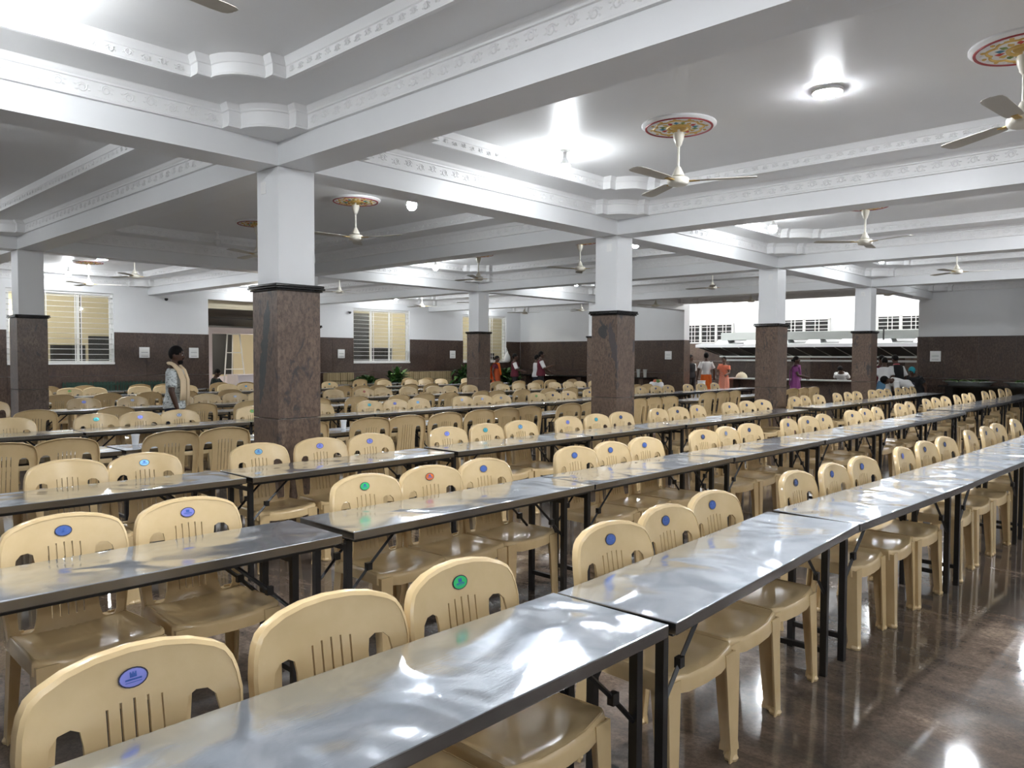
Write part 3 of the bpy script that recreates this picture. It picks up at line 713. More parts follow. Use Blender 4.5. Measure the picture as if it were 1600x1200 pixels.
# ------------------------------------------------------------------ moulded plastic chair (front faces -y, origin on the floor)
def cdt_shape(outer, holes, pts_in):
    vs = []; es = []
    for lp in [outer]+holes:
        o = len(vs); vs += [Vector(p) for p in lp]; es += [(o+i, o+(i+1) % len(lp)) for i in range(len(lp))]
    def inside(p, lp):
        c = False
        for i in range(len(lp)):
            (x0, y0), (x1, y1) = lp[i], lp[(i+1) % len(lp)]
            if (y0 > p[1]) != (y1 > p[1]) and p[0] < (x1-x0)*(p[1]-y0)/(y1-y0)+x0: c = not c
        return c
    vs += [Vector(p) for p in pts_in if inside(p, outer) and not any(inside(p, h) for h in holes)]
    V, E, Fc, *_ = delaunay_2d_cdt(vs, es, [], 0, 1e-6)
    ok = []
    for f in Fc:
        c = sum((V[i] for i in f), Vector((0, 0)))/len(f)
        if inside(c, outer) and not any(inside(c, h) for h in holes): ok.append(f)
    return [tuple(v) for v in V], ok
def arcpts(pts, n=4):
    """smooth a closed polyline with Catmull-Rom"""
    out = []; L = len(pts)
    for i in range(L):
        p0, p1, p2, p3 = (Vector(pts[(i+k-1) % L]) for k in range(4))
        for k in range(n):
            t = k/n; out.append(tuple(.5*((2*p1)+(-p0+p2)*t+(2*p0-5*p1+4*p2-p3)*t*t+(-p0+3*p1-3*p2+p3)*t**3)))
    return out
def back_y(x, z):
    t = (z-.44)/.44
    return .150+.055*t+.015*t*t-.50*x*x*min(1.0, .35+t)
def chair_meshes():
    half = [(.0, .888), (.07, .884), (.13, .873), (.178, .855), (.200, .840), (.214, .815), (.222, .785), (.227, .74), (.224, .66), (.214, .55), (.203, .44)]
    half = [(x*1.09, .44+(z-.44)*1.035) for x, z in half]
    outer = list(reversed(half))+[(-x, z) for x, z in half[1:]]
    hole = [(.112, .752), (.13, .763), (.155, .760), (.172, .742), (.180, .70), (.180, .60), (.175, .475), (.165, .455), (.135, .452), (.122, .46), (.112, .50), (.106, .60), (.107, .72)]
    hole = [(x*1.09, .44+(z-.44)*1.035) for x, z in hole]
    holes = [hole, [(-x, z) for x, z in reversed(hole)]]
    for k in range(5):
        x = (k-2)*.031; holes.append([(x-.0028, .49), (x+.0028, .49), (x+.0028, .796-2*x*x), (x-.0028, .796-2*x*x)])
    grid = [(i*.03, .45+j*.035) for i in range(-8, 9) for j in range(13)]
    V, Fc = cdt_shape(outer, holes, grid)
    th = .009; mb = MB(); n = len(V)
    vs = [(x, back_y(x, z), z) for x, z in V]+[(x, back_y(x, z)+th, z) for x, z in V]
    fs = [tuple(f) for f in Fc]+[tuple(i+n for i in reversed(f)) for f in Fc]
    cnt = {}
    for f in Fc:
        for a, b in zip(f, f[1:]+f[:1] if isinstance(f, list) else tuple(f[1:])+(f[0],)): cnt[(a, b)] = 1
    for (a, b) in list(cnt):
        if (b, a) not in cnt: fs.append((b, a, a+n, b+n))
    mb.add(vs, fs)
    # rolled lip around the outside of the back
    lip = []
    for (x, z) in outer:
        L = hypot(x, z-.62) or 1; ux, uz = x/L, (z-.62)/L; y = back_y(x, z)
        lip.append([(x-ux*.004, y-.003, z-uz*.004), (x+ux*.007, y+.003, z+uz*.007), (x+ux*.010, y+.016, z+uz*.010), (x+ux*.010, y+.030, z+uz*.008), (x+ux*.004, y+.030, z+uz*.003), (x-ux*.002, y+.008, z-uz*.002)])
    k = len(lip[0]); vs = [p for r in lip for p in r]; fs = []
    for i in range(len(lip)-1):
        for a in range(k): fs.append((i*k+a, (i+1)*k+a, (i+1)*k+(a+1) % k, i*k+(a+1) % k))
    mb.add(vs, fs)
    # raised frame lines seen from behind, round the panel
    back = mb.mesh('backrest', ['chair_plastic'], smooth=42)
    # seat
    s_out = [(-.205, -.215), (-.10, -.232), (0, -.236), (.10, -.232), (.205, -.215), (.219, -.20), (.214, -.05), (.206, .10), (.200, .185), (.19, .197), (.12, .19), (0, .185), (-.12, .19), (-.19, .197), (-.200, .185), (-.206, .10), (-.214, -.05), (-.219, -.20)]
    s_out = [(x*1.09, y) for x, y in s_out]
    def sz(x, y):
        x = x/1.09
        d = max(0, 1-(x/.19)**2)*max(0, 1-((y+.02)/.20)**2)
        z = .452-.020*d**.7
        z -= .012*max(0, (-y-.17)/.065)**2+.03*max(0, 0)
        if y > .0 and abs(x) < .12: z += .0022*cos(x*2*pi/.031)*min(1, y/.08)
        return z+.012*max(0, abs(x)-.17)/.05*(1 if y < .15 else .4)
    g = [(i*.0155, j*.026) for i in range(-13, 14) for j in range(-8, 8)]
    V, Fc = cdt_shape(s_out, [], g); mb = MB(); n = len(V)
    mb.add([(x, y, sz(x, y)) for x, y in V]+[(x, y, sz(x, y)-.008) for x, y in V], [tuple(f) for f in Fc]+[tuple(i+n for i in reversed(f)) for f in Fc])
    rings = []
    for (x, y) in s_out:
        L = hypot(x, y) or 1; ux, uy = x/L, y/L; z = sz(x, y)
        rings.append([(x-ux*.006, y-uy*.006, z+.001), (x+ux*.004, y+uy*.004, z-.004), (x+ux*.009, y+uy*.009, z-.016), (x+ux*.011, y+uy*.011, z-.060), (x+ux*.006, y+uy*.006, z-.060), (x+ux*.003, y+uy*.003, z-.016)])
    k = 6; vs = [p for r in rings for p in r]; fs = []
    for i in range(len(rings)):
        j = (i+1) % len(rings)
        for a in range(k): fs.append((i*k+a, j*k+a, j*k+(a+1) % k, i*k+(a+1) % k))
    mb.add(vs, fs); seat = mb.mesh('seat', ['chair_plastic'], smooth=42)
    def leg(tx, ty, bx, by, z1, wtop, wbot, sx, sy, ext=None):
        rings = []; th = .007
        lev = [(0, 1.18), (.022, 1.1), (.04, .98), (.20, 1.0), (.40, 1.0)]
        for z, k in lev+[(z1, 1.0)]:
            f = z/z1; x = bx+(tx-bx)*f; y = by+(ty-by)*f; w = (wbot+(wtop-wbot)*f)*k
            ex, ey = x, y
            rings.append([(ex, ey, z), (ex-sx*w, ey, z), (ex-sx*w, ey-sy*th, z), (ex-sx*th, ey-sy*th, z), (ex-sx*th, ey-sy*w, z), (ex, ey-sy*w, z)])
        b = MB(); b.loft(rings)
        foot = [(bx-sx*.018, by-sy*.018)]
        b.lathe([(.026, 0), (.029, .010), (.022, .022), (.001, .026)], foot[0][0], foot[0][1], 10)
        return b.mesh('leg', ['chair_plastic'], smooth=38)
    legs = [leg(-.240, -.236, -.240, -.248, .435, .080, .050, -1, -1), leg(.240, -.236, .240, -.248, .435, .080, .050, 1, -1),
            leg(-.224, .185, -.232, .225, .46, .060, .044, -1, 1), leg(.224, .185, .232, .225, .46, .060, .044, 1, 1)]
    return back, seat, legs
ME_back, ME_seat, ME_legs = chair_meshes()
def sticker_mesh(colname):
    mb = MB(); n = 20; a, b, zc = .031, .020, .843
    def P(x, z, e): return (x, back_y(x, z)-.0035-e, z)
    rim = [P(a*1.12*cos(2*pi*i/n), zc+b*1.16*sin(2*pi*i/n), 0) for i in range(n)]; face = [P(a*cos(2*pi*i/n), zc+b*sin(2*pi*i/n), .0006) for i in range(n)]
    mb.add(rim, [tuple(range(n))], 0); mb.add(face, [tuple(range(n))], 1)
    def q(x0, x1, z0, z1): mb.add([P(x0, zc+z0, .0012), P(x1, zc+z0, .0012), P(x1, zc+z1, .0012), P(x0, zc+z1, .0012)], [(0, 1, 2, 3)], 2)
    q(-.008, .008, .001, .010); q(-.008, -.004, .010, .0135); q(-.002, .002, .010, .0135); q(.004, .008, .010, .0135); q(-.019, .019, -.0055, -.0015); q(-.019, .019, -.0105, -.0090)
    return mb.mesh('sticker', ['sticker_rim', 'sticker_'+colname, 'emblem_blue'], recalc=False)
STM = {k: sticker_mesh(k) for k in STICK}
NCH = [0]
def chair(x, y, rot, stick, label, group):
    t = thing('plastic_chair', label, 'chair', (x, y, 0), rot, group)
    link('seat', ME_seat, t); link('backrest', ME_back, t)
    for lm in ME_legs: link('leg', lm, t)
    if stick: 
        s = link('sticker', STM[stick], t)
    NCH[0] += 1
    return t

# ------------------------------------------------------------------ rows of tables and chairs
ROWD = ['row by bare floor', 'second row from bare floor', 'row before big columns', 'first row past big columns', 'second row past big columns',
        'third row past big columns', 'row before farther columns', 'first row past farther columns', 'second row past farther columns', 'last row by window wall']
rj = random.Random(11)
# each row: near edge y, tables [(x, dy, rot)], chairs x list, side (+1 chairs beyond the table facing back, -1 before it), sticker colours by index
R = []
R.append(dict(y=1.27, side=1, tables=[(.17, 0, 0), (2.125, -.01, 2.6), (4.065, .075, -3.0), (6.00, -.02, -2.0), (7.935, -.08, -1.6), (9.87, -.12, -1.0)],
              chairs=[(.69, 0, 'violet', 2), (1.22, 0, None, -2), (1.74, 0, 'green', 3), (2.57, -.01, 'blue', -3), (3.06, .02, 'blue', 2), (3.54, .05, 'blue', -2), (4.61, .03, 'grey', 0), (5.14, 0, 'blue', 3), (5.70, -.02, 'blue', -4),
                      (6.46, -.05, 'violet', 4), (7.05, -.05, 'grey', -3), (7.58, -.07, 'grey', -6), (8.45, -.08, 'violet', 5), (9.05, -.1, 'grey', 0), (9.6, -.1, 'grey', -5), (10.4, -.12, 'grey', 0)]))
R.append(dict(y=3.05, side=1, tables=[(.155, .01, -.6), (2.15, 0, 0), (4.09, 0, -.5), (6.02, -.03, -.6), (7.95, -.06, -.6), (9.88, -.08, 0), (11.81, -.08, .5), (13.95, .08, 0), (15.9, .06, 0), (17.85, .06, 0), (19.8, .05, 0)],
              chairs=[(1.07, 0, 'blue', 2), (1.60, 0, 'violet', -2), (2.67, 0, 'green', 3), (3.22, 0, 'orange', -2), (3.73, 0, 'blue', 2), (4.65, 0, 'blue', -4), (5.19, 0, 'blue', 3), (5.63, 0, 'blue', -3),
                      (6.60, -.02, 'grey', -6), (7.22, -.02, 'pale', 6), (7.74, -.02, 'grey', -4), (8.49, -.05, 'blue', 6), (9.03, -.05, 'grey', -6), (9.56, -.05, 'grey', 2), (10.44, -.07, 'grey', -8), (11.05, -.06, 'grey', 0), (11.6, -.06, 'grey', 5),
                      (12.55, -.05, 'grey', -4), (13.2, 0, 'grey', 3), (14.3, .06, 'grey', 3), (14.95, .06, 'grey', 0), (15.6, .06, 'grey', -3), (16.4, .06, 'grey', 5), (17.05, .06, 'grey', 0), (17.7, .06, 'grey', 6), (18.7, .06, 'grey', 0), (19.4, .06, 'grey', 3), (20.3, .06, 'grey', 0), (21.0, .05, 'grey', 0)]))
R.append(dict(y=4.95, side=1, tables=[(.67, .02, -.8), (2.63, -.03, .8), (4.63, .03, -.7), (6.58, 0, 0), (8.52, -.02, 0), (10.47, -.02, .8), (12.95, .02, 0), (14.9, .02, 0), (16.85, .02, 0), (18.8, .02, 0)],
              chairs=[(1.68, 0, None, 2), (2.19, 0, 'sky', -2), (3.01, 0, 'sky', 1), (3.56, 0, 'violet', -2), (4.10, 0, 'violet', 2), (5.02, 0, 'violet', 0), (5.56, 0, 'teal', 3), (6.08, 0, 'sky', -3),
                      (6.89, 0, 'violet', 3), (7.45, 0, 'teal', 0), (7.96, 0, 'grey', -2), (8.79, .02, 'grey', 4), (9.35, .02, 'grey', -6), (9.92, .02, 'violet', 8), (10.85, 0, 'grey', 0), (11.42, 0, 'grey', -5), (11.95, 0, 'grey', -12),
                      (13.13, .02, 'grey', -6), (13.75, .02, 'grey', 6), (14.4, .02, 'grey', -3), (15.35, .02, 'grey', 5), (15.95, .02, 'grey', 5), (16.6, .02, 'grey', 0), (17.4, .02, 'grey', -5), (17.95, .02, 'grey', -8), (18.5, .02, 'grey', 4), (19.2, .02, 'grey', -4), (19.75, .02, 'grey', 3), (20.3, .02, 'grey', 5)]))
R.append(dict(y=7.12, side=-1, tables=[(.64, 0, 0), (2.6, 0, 0), (4.55, .03, 0), (6.5, .08, .6), (8.45, .12, .5), (10.4, .15, .5), (13.0, .45, 0), (14.95, .45, 0)],
              chairs=[(1.66, -.04, None, 0), (2.18, 0, None, -6), (2.98, 0, None, -8), (3.50, .02, None, -10), (4.35, .02, None, 4), (5.22, .0, None, -14), (5.73, -.02, None, -16), (6.30, .0, None, -12), (7.06, .06, None, -10), (7.62, .06, None, -10), (8.12, .08, None, -14), (8.91, .1, None, -14), (9.42, .1, None, -8),
                      (10.75, .12, None, -10), (11.25, .14, None, -12), (11.80, .16, None, -14), (13.75, .45, None, -20), (14.35, .45, None, -12), (14.9, .45, None, -8), (16.2, .1, None, -10), (16.85, .1, None, -22), (17.5, .1, None, -16), (18.1, .1, None, -24)]))
R.append(dict(y=9.05, side=1, tables=[(.95, .05, -.5), (2.9, .03, 0), (4.85, .03, 0), (6.8, .03, 0), (8.75, .03, 0), (10.7, .03, 0), (12.65, .30, .4), (14.6, .36, .4), (16.55, .42, .4), (18.3, .46, 0)],
              chairs=[(2.32, 0, None, 0), (3.04, 0, 'teal', 2), (3.55, 0, 'violet', -3), (4.09, 0, 'pale', 2), (5.07, 0, 'lime', -2), (5.65, 0, 'sky', 3), (6.2, 0, 'pale', 0), (7.05, 0, 'teal', 2), (7.55, 0, 'violet', -2), (8.08, 0, 'sky', 3), (8.91, 0, 'pale', 0), (9.48, 0, 'pale', -3), (10.05, 0, 'pale', 2),
                      (10.86, 0, 'lime', 0), (11.42, 0, 'grey', -2), (12.0, 0, 'grey', 3), (13.1, .3, 'grey', 0), (13.75, .32, 'grey', 0), (14.5, .36, 'lime', 0), (15.15, .36, 'grey', 4), (15.8, .36, 'grey', 0), (16.6, .42, 'grey', 0), (17.4, .42, 'grey', 2), (18.3, .42, 'grey', -4), (18.85, .44, 'grey', 4)]))
R.append(dict(y=10.96, side=-1, tables=[(1.6+1.95*k, 0, 0) for k in range(1, 8)],
              chairs=[(2.9, .0, None, -3), (3.75, .02, None, 3), (5.05, .0, None, -10), (5.75, .03, None, -4), (6.55, .0, None, -2), (7.2, 0, None, -5), (7.75, .02, None, 3), (8.65, .0, None, 0), (9.3, 0, None, -6), (9.9, .03, None, -4), (10.75, 0, None, 4), (11.35, .02, None, -8), (11.95, 0, None, -5), (12.9, 0, None, -6), (13.5, 0, None, -10), (14.6, .02, None, -10), (15.6, 0, None, -8), (16.2, 0, None, -4), (16.8, 0, None, -8)]))
R.append(dict(y=12.70, side=1, tables=[(1.55+1.95*k, 0, 0) for k in range(1, 9)],
              chairs=[(2.95, 0, None, 0), (4.22, 0, 'violet', 0), (4.96, 0, 'pale', 0), (5.5, 0, None, 3), (6.11, 0, None, 0), (6.86, 0, 'pale', 0), (7.4, 0, None, 3), (7.92, 0, None, 0), (8.95, .0, None, 0), (9.42, 0, 'orange', 0), (9.9, 0, None, 3), (10.88, 0, None, 0), (11.5, 0, None, -3), (12.05, 0, None, 3), (12.72, 0, None, 0), (13.85, 0, None, 0), (14.45, 0, None, 2), (15.05, 0, None, 0), (15.9, 0, None, 0), (16.5, 0, None, 2), (17.15, 0, None, -3), (17.65, 0, None, 0)]))
R.append(dict(y=14.85, side=-1, tables=[(4.0+1.95*k, 0, 0) for k in range(8)],
              chairs=[(4.3, 0, None, 0), (5.1, .02, None, -4), (5.8, 0, None, 3), (6.5, .0, None, -3), (7.6, 0, None, -6), (8.3, 0, None, 3), (9.9, .02, None, -6), (10.5, 0, None, 0), (11.1, .0, None, -5), (12.1, 0, None, -8), (12.8, .02, None, 0), (13.9, 0, None, -4), (14.5, 0, None, 0), (15.3, .02, None, -6), (16.1, 0, None, -8), (16.9, 0, None, -4), (17.6, .0, None, -8), (18.5, 0, None, -5)]))
R.append(dict(y=16.88, side=1, tables=[(4.3+1.95*k, 0, 0) for k in range(7)],
              chairs=[(4.7, 0, None, 0), (5.31, 0, 'lime', 0), (5.86, 0, None, 3), (6.67, 0, None, 0), (7.2, 0, None, -3), (7.86, 0, None, 0), (8.75, 0, None, 0), (9.29, 0, 'sky', 3), (9.9, 0, None, 0), (11.55, 0, 'teal', 0), (13.35, 0, None, -3), (14.15, 0, None, 3), (14.85, 0, None, 0), (15.75, 0, None, 0), (16.6, 0, None, 3), (17.3, 0, None, 0)]))
R.append(dict(y=18.75, side=-1, tables=[(4.9+1.95*k, 0, 0) for k in range(3)]+[(12.9, 0, 0), (14.9, 0, 0)],
              chairs=[(5.2, 0, None, 0), (5.95, .02, None, 3), (7.0, 0, None, -3), (7.7, 0, None, 3), (9.0, .02, None, 0), (9.8, 0, None, -3), (13.4, 0, None, 0), (14.2, .0, None, -4), (15.0, 0, None, 3), (16.0, 0, None, -4)]))
CN = {'violet': 'violet-blue', 'blue': 'blue', 'sky': 'pale blue', 'green': 'bright green', 'orange': 'orange', 'teal': 'blue-green', 'pale': 'silvery', 'lime': 'lime green', 'grey': 'dark blue'}
ORD = ['first', 'second', 'third', 'fourth', 'fifth', 'sixth']
def table_place(x0, starts):
    """which table of its row this is, counted from the column it stands nearest past"""
    c = x0+TL/2; refs = [(3.538, 'the streaked column'), (8.408, 'the blotched column'), (13.278, 'the third column'), (18.148, 'the speckled column')]
    past = [r for r in refs if r[0] <= c]
    if not past:
        n = sum(1 for q in starts if c < q+TL/2 < 3.538); return ORD[n]+' table before the streaked column'
    r = past[-1]; n = sum(1 for q in starts if r[0] <= q+TL/2 < c); return '%s table past %s' % (ORD[n], r[1])
def settle(xs, legs):
    """slide chairs along the row until they clear the table legs and one another"""
    xs = list(xs)
    for it in range(400):
        mv = 0
        for i in range(len(xs)):
            for lx in legs:
                d = xs[i]-lx
                if abs(d) < .258: e = (.260-abs(d))*(1 if d > 0 else -1)*.6; xs[i] += e; mv += abs(e)
            if i and xs[i]-xs[i-1] < .484:
                e = (.486-(xs[i]-xs[i-1]))/2; xs[i] += e; xs[i-1] -= e; mv += e
        if mv < 1e-4: break
    return xs
for ri, r in enumerate(R):
    legs = []
    for x, dy, rot in r['tables']:
        table(x, r['y']+dy, rot, 'long steel folding table, %s, %s' % (table_place(x, [q[0] for q in r['tables']]).replace(' table', ''), ROWD[ri]), 'steel tables, '+ROWD[ri], TPROTO_A if ri == 0 and x < 1 else TPROTO_B if ri == 0 and x < 3 else None)
        legs += [x+(.085 if ri == 0 and 1 < x < 3 else .035), x+TL-(.035 if ri == 0 and x < 1 else .20)]
    ch = sorted((c[0]*(.985, .99, .995, 1, .997, 1, 1, 1, 1, 1)[ri] if c[0] > 4 else c[0],)+tuple(c[1:]) for c in [(q[0], q[1], q[2] or '', q[3]) for q in r['chairs']])
    ch = [(a, b, c or None, d) for a, b, c, d in ch]; xs = settle([c[0] for c in ch], legs)
    starts = [q[0] for q in r['tables']]
    near = [min(starts, key=lambda q: abs(q+TL/2-x)) for x in xs]
    for n, (x, (x_, dy, st, rot)) in enumerate(zip(xs, ch)):
        rot *= .6; mine = [k for k in range(len(xs)) if near[k] == near[n]]; pos = mine.index(n)
        seat = 'only' if len(mine) == 1 else 'first' if pos == 0 else 'last' if pos == len(mine)-1 else 'middle' if len(mine) == 3 else ORD[pos]
        if r['side'] > 0:
            y = r['y']+.375+dy; a = radians(rot)
            head = '%s-sticker' % CN[st].replace(' ', '-') if st else 'stickerless'
        else:
            y = r['y']+TD-.375+dy; a = pi+radians(rot); head = 'back-turned'
        chair(x, y, a, st if st else ('blue' if r['side'] < 0 else None), '%s %s chair at the %s, %s' % (seat, head, table_place(near[n], starts), ROWD[ri]), 'cream chairs, '+ROWD[ri])
for x, y in ((5.35, 19.75),):
    chair(x, y, 0, 'blue', 'lone cream plastic chair standing under the first barred window', 'cream chair by the window')

# ------------------------------------------------------------------ people
def ring(p, rx, ry, n=12): return [(p[0]+rx*cos(2*pi*i/n), p[1]+ry*sin(2*pi*i/n), p[2]) for i in range(n)]
def remeshed(mb, voxel, name, mats, parent, smooth_it=3):
    me = mb.mesh(name, mats); o = link(name, me, parent)
    md = o.modifiers.new('r', 'REMESH'); md.mode = 'VOXEL'; md.voxel_size = voxel; md.use_smooth_shade = True
    sm = o.modifiers.new('s', 'SMOOTH'); sm.iterations = smooth_it; sm.factor = .5
    freeze(o)
    if not o.data.materials: o.data.materials.append(MATS[mats[0]])
    o.data.polygons.foreach_set('use_smooth', [True]*len(o.data.polygons)); return o
def person(label, loc, face, h=1.68, lean=0.0, top='white_cloth', bottom='navy_cloth', kind='trousers', skin='skin', arms=None, sleeves=.55, vest=None,
           towel=None, hairkind='short', headtilt=0.0, crouch=0.0, pallu=None, beard=False, scarf=None, cap=None):
    t = thing('person', label, 'person', loc, face); S = h/1.70; sk = MB(); hipz = .92-crouch
    def L(p):                                  # bend the trunk forward at the hips
        x, y, z = p
        if z > hipz and lean:
            dy, dz = y, z-hipz; y = dy*cos(lean)-dz*sin(lean); z = hipz+dy*sin(lean)+dz*cos(lean)
        return Vector((x*S, y*S, z*S))
    def Z(z): return z-crouch
    trunk = [(0, .005, Z(.88), .150, .105), (0, .005, Z(.98), .148, .108), (0, 0, Z(1.10), .128, .095), (0, -.005, Z(1.24), .152, .108), (0, .0, Z(1.36), .160, .098), (0, .01, Z(1.42), .115, .075), (0, .012, Z(1.46), .062, .058), (0, .005, Z(1.53), .052, .054)]
    def trunk_loft(mb, grow, lo, hi, flare=0.0):
        rings = []
        for x, y, z, rx, ry in trunk:
            if lo <= z+crouch <= hi:
                g = grow+flare*max(0, 1.1-(z+crouch)); rings.append([L((x+(rx+g)*cos(2*pi*i/14), y+(ry+g)*sin(2*pi*i/14), z)) for i in range(14)])
        mb.loft(rings)
    trunk_loft(sk, 0, 0, 2)
    hc = (0, -.012, Z(1.60)); ht = headtilt
    def HD(p):
        x, y, z = p; y2 = y*cos(ht)-z*sin(ht); z2 = y*sin(ht)+z*cos(ht); return L((hc[0]+x, hc[1]+y2, hc[2]+z2))
    def ellh(mb, c, r, nu=14, nv=10, mi=0, f=None):
        rings = []
        for j in range(nv):
            a = -pi/2+pi*(j+.5)/nv; q = []
            for i in range(nu):
                x, y, z = r[0]*cos(a)*cos(2*pi*i/nu), r[1]*cos(a)*sin(2*pi*i/nu), r[2]*sin(a)
                if f: x, y, z = f(x, y, z)
                q.append(HD((c[0]+x, c[1]+y, c[2]+z)))
            rings.append(q)
        mb.loft(rings, mi)
    def skull(x, y, z):
        k = 1-.28*max(0, -z/.115)**1.5; return x*k, y*(1-.10*max(0, -z/.115)) - .012*max(0, -z/.115), z
    ellh(sk, (0, 0, 0), (.076, .096, .116), f=skull)
    ellh(sk, (0, -.099, -.012), (.014, .022, .024), 8, 6); ellh(sk, (0, -.070, -.093), (.030, .026, .022), 8, 6)
    for sx in (-1, 1): ellh(sk, (sx*.079, .006, -.012), (.010, .020, .032), 8, 6)
    A = arms or {}
    hands = []
    for sx, key in ((-1, 'l'), (1, 'r')):
        sh = L((sx*.168, .0, Z(1.385)))
        el, wr = A.get(key, ((sx*.235, .03, Z(1.11)), (sx*.235, -.05, Z(.87))))
        raw = A.get('abs'); el = Vector(el)*S if raw else L(el); wr = Vector(wr)*S if raw else L(wr)
        sk.tube([sh, sh.lerp(el, .5), el, el.lerp(wr, .45), wr], [.052*S, .046*S, .040*S, .036*S, .026*S], 10)
        d = (wr-el).normalized(); pe = wr+d*.075*S
        sk.tube([wr, wr+d*.03*S, pe], [.024*S, .034*S, .030*S], 8); hands.append((wr, d, sx))
    hip = []
    for sx, key in ((-1, 'll'), (1, 'lr')):
        k0 = (sx*.098, -.02-(.28 if crouch > .2 else 0), Z(.50) if crouch < .2 else .50); a0 = (sx*.10, .03-(.2 if crouch > .2 else 0), .085)
        pts = [Vector((sx*.082, 0, Z(.90)))*S, Vector((sx*.09, k0[1]*.5, (Z(.90)+k0[2])/2))*S, Vector(k0)*S, Vector((k0[0], (k0[1]+a0[1])/2+.02, .32))*S, Vector(a0)*S]
        sk.tube(pts, [.092*S, .078*S, .056*S, .052*S, .036*S], 10); sk.tube([Vector(a0)*S+Vector((0, .03, -.03))*S, Vector((a0[0], a0[1]-.09, .035))*S, Vector((a0[0]+sx*.01, a0[1]-.19, .024))*S], [.036*S, .036*S, .020*S], 8)
        hip.append(pts)
    body = remeshed(sk, .0125, 'body', [skin, 'eye_white', 'hair', 'lip'], t, 2)
    for mm in ('eye_white', 'hair', 'lip'):
        if MATS[mm].name not in [q.name for q in body.data.materials if q]: body.data.materials.append(MATS[mm])
    ex = MB()
    for (wr, d, sx) in hands:                      # five separate bent fingers per hand
        side = d.cross(Vector((0, 1, 0.2))); side = side.normalized() if side.length > .1 else Vector((1, 0, 0)); up = side.cross(d).normalized()
        for q, ln in zip((-1.5, -.5, .5, 1.5), (.060, .072, .068, .052)):
            b0 = wr+d*.065*S+side*q*.016*S; b1 = b0+d*ln*.55*S+up*.006*S*sx; b2 = b1+d*ln*.40*S+up*.016*S*sx
            ex.tube([b0, b1, b2], [.0085*S, .008*S, .006*S], 6)
        th0 = wr+d*.025*S+side*.028*S*sx; th1 = th0+d*.030*S+side*.022*S*sx; ex.tube([th0, th1, th1+d*.028*S+side*.004*S*sx], [.0105*S, .0095*S, .007*S], 6)
    for sx in (-1, 1):
        ellh(ex, (sx*.030, -.083, .012), (.011, .007, .006), 8, 5, 1); ellh(ex, (sx*.030, -.0915, .012), (.006, .004, .006), 6, 4, 2); ellh(ex, (sx*.031, -.088, .034), (.020, .007, .005), 6, 4, 2)
    ellh(ex, (0, -.091, -.055), (.024, .009, .008), 8, 4, 3)
    bm = bmesh.new(); bm.from_mesh(body.data); tmp = ex.mesh('x', [skin, 'eye_white', 'hair', 'lip'], smooth=True); bm.from_mesh(tmp); bm.to_mesh(body.data); bm.free(); bpy.data.meshes.remove(tmp)
    # clothes
    if top:
        c = MB(); trunk_loft(c, .016, (.86 if kind == 'trousers' else .97 if kind == 'lungi' else 1.08), 1.43, .10 if kind != 'sari' else 0)
        for sx, key in ((-1, 'l'), (1, 'r')):
            sh = L((sx*.150, .0, Z(1.385))); el, wr = A.get(key, ((sx*.235, .03, Z(1.11)), (sx*.235, -.05, Z(.87)))); raw = A.get('abs'); el = Vector(el)*S if raw else L(el); wr = Vector(wr)*S if raw else L(wr)
            if sleeves <= 1: c.tube([sh, sh.lerp(el, sleeves*.5), sh.lerp(el, sleeves)], [.078*S, .070*S, .070*S], 12)
            else: c.tube([sh, el, el.lerp(wr, sleeves-1)], [.078*S, .060*S, .050*S], 12)
        remeshed(c, .016, 'shirt' if kind != 'sari' else 'blouse', [top], t, 2)
    if vest:
        c = MB(); trunk_loft(c, .034, .86, 1.425, .10); remeshed(c, .016, 'waistcoat', [vest], t, 2)
    if kind == 'trousers':
        c = MB(); rings = [[Vector(((rx+.012)*cos(2*pi*i/14)*S, (y+(ry+.012)*sin(2*pi*i/14))*S, Z(z)*S)) for i in range(14)] for y, z, rx, ry in ((.005, .84, .150, .108), (.005, .92, .152, .110), (.005, 1.0, .142, .105))]; c.loft(rings)
        for pts in hip: c.tube(pts, [.104*S, .092*S, .074*S, .068*S, .062*S], 12)
        remeshed(c, .016, 'trousers', [bottom], t, 2)
    else:
        c = MB(); n = 40; rings = []
        for z, rx, ry, am in ((1.04, .146, .112, 0), (.95, .172, .134, .004), (.80, .182, .146, .010), (.55, .188, .160, .014), (.25, .200, .175, .016), (.06, .208, .185, .018)):
            rings.append([((rx+am*sin(9*2*pi*i/n))*cos(2*pi*i/n)*S, (.005+(ry+am*sin(9*2*pi*i/n))*sin(2*pi*i/n))*S, Z(z)*S if z > .3 else z*S) for i in range(n)])
        c.loft(rings); obj('lower_wrap' if kind == 'lungi' else 'skirt', c, bottom, t, smooth=50)
    if kind == 'sari':
        c = MB(); rows = []
        for k in range(13):                        # cloth from the right hip across the chest, over the left shoulder and down the back
            u = k/12
            if u < .55:
                v = u/.55; ctr = Vector((.13*(1-v)*1.0-.10*v, -.135-.01*sin(pi*v), 1.00+.46*v))
            else:
                v = (u-.55)/.45; ctr = Vector((-.10-.02*v, -.135+.28*min(1, v*2.2), 1.46-.62*max(0, v-.25)/.75))
            wv = Vector((.055, 0, .05)) if u < .55 else Vector((.085, 0, .0)); e = .010
            rows.append([L((ctr.x-wv.x, ctr.y, Z(ctr.z-wv.z*.6))), L((ctr.x, ctr.y-.012 if u < .6 else ctr.y+.012, Z(ctr.z))), L((ctr.x+wv.x, ctr.y, Z(ctr.z+wv.z*.6))), L((ctr.x+wv.x, ctr.y+e, Z(ctr.z+wv.z*.6-e))), L((ctr.x-wv.x, ctr.y+e, Z(ctr.z-wv.z*.6-e)))])
        c.loft(rows); obj('draped_end', c, pallu or bottom, t, smooth=50)
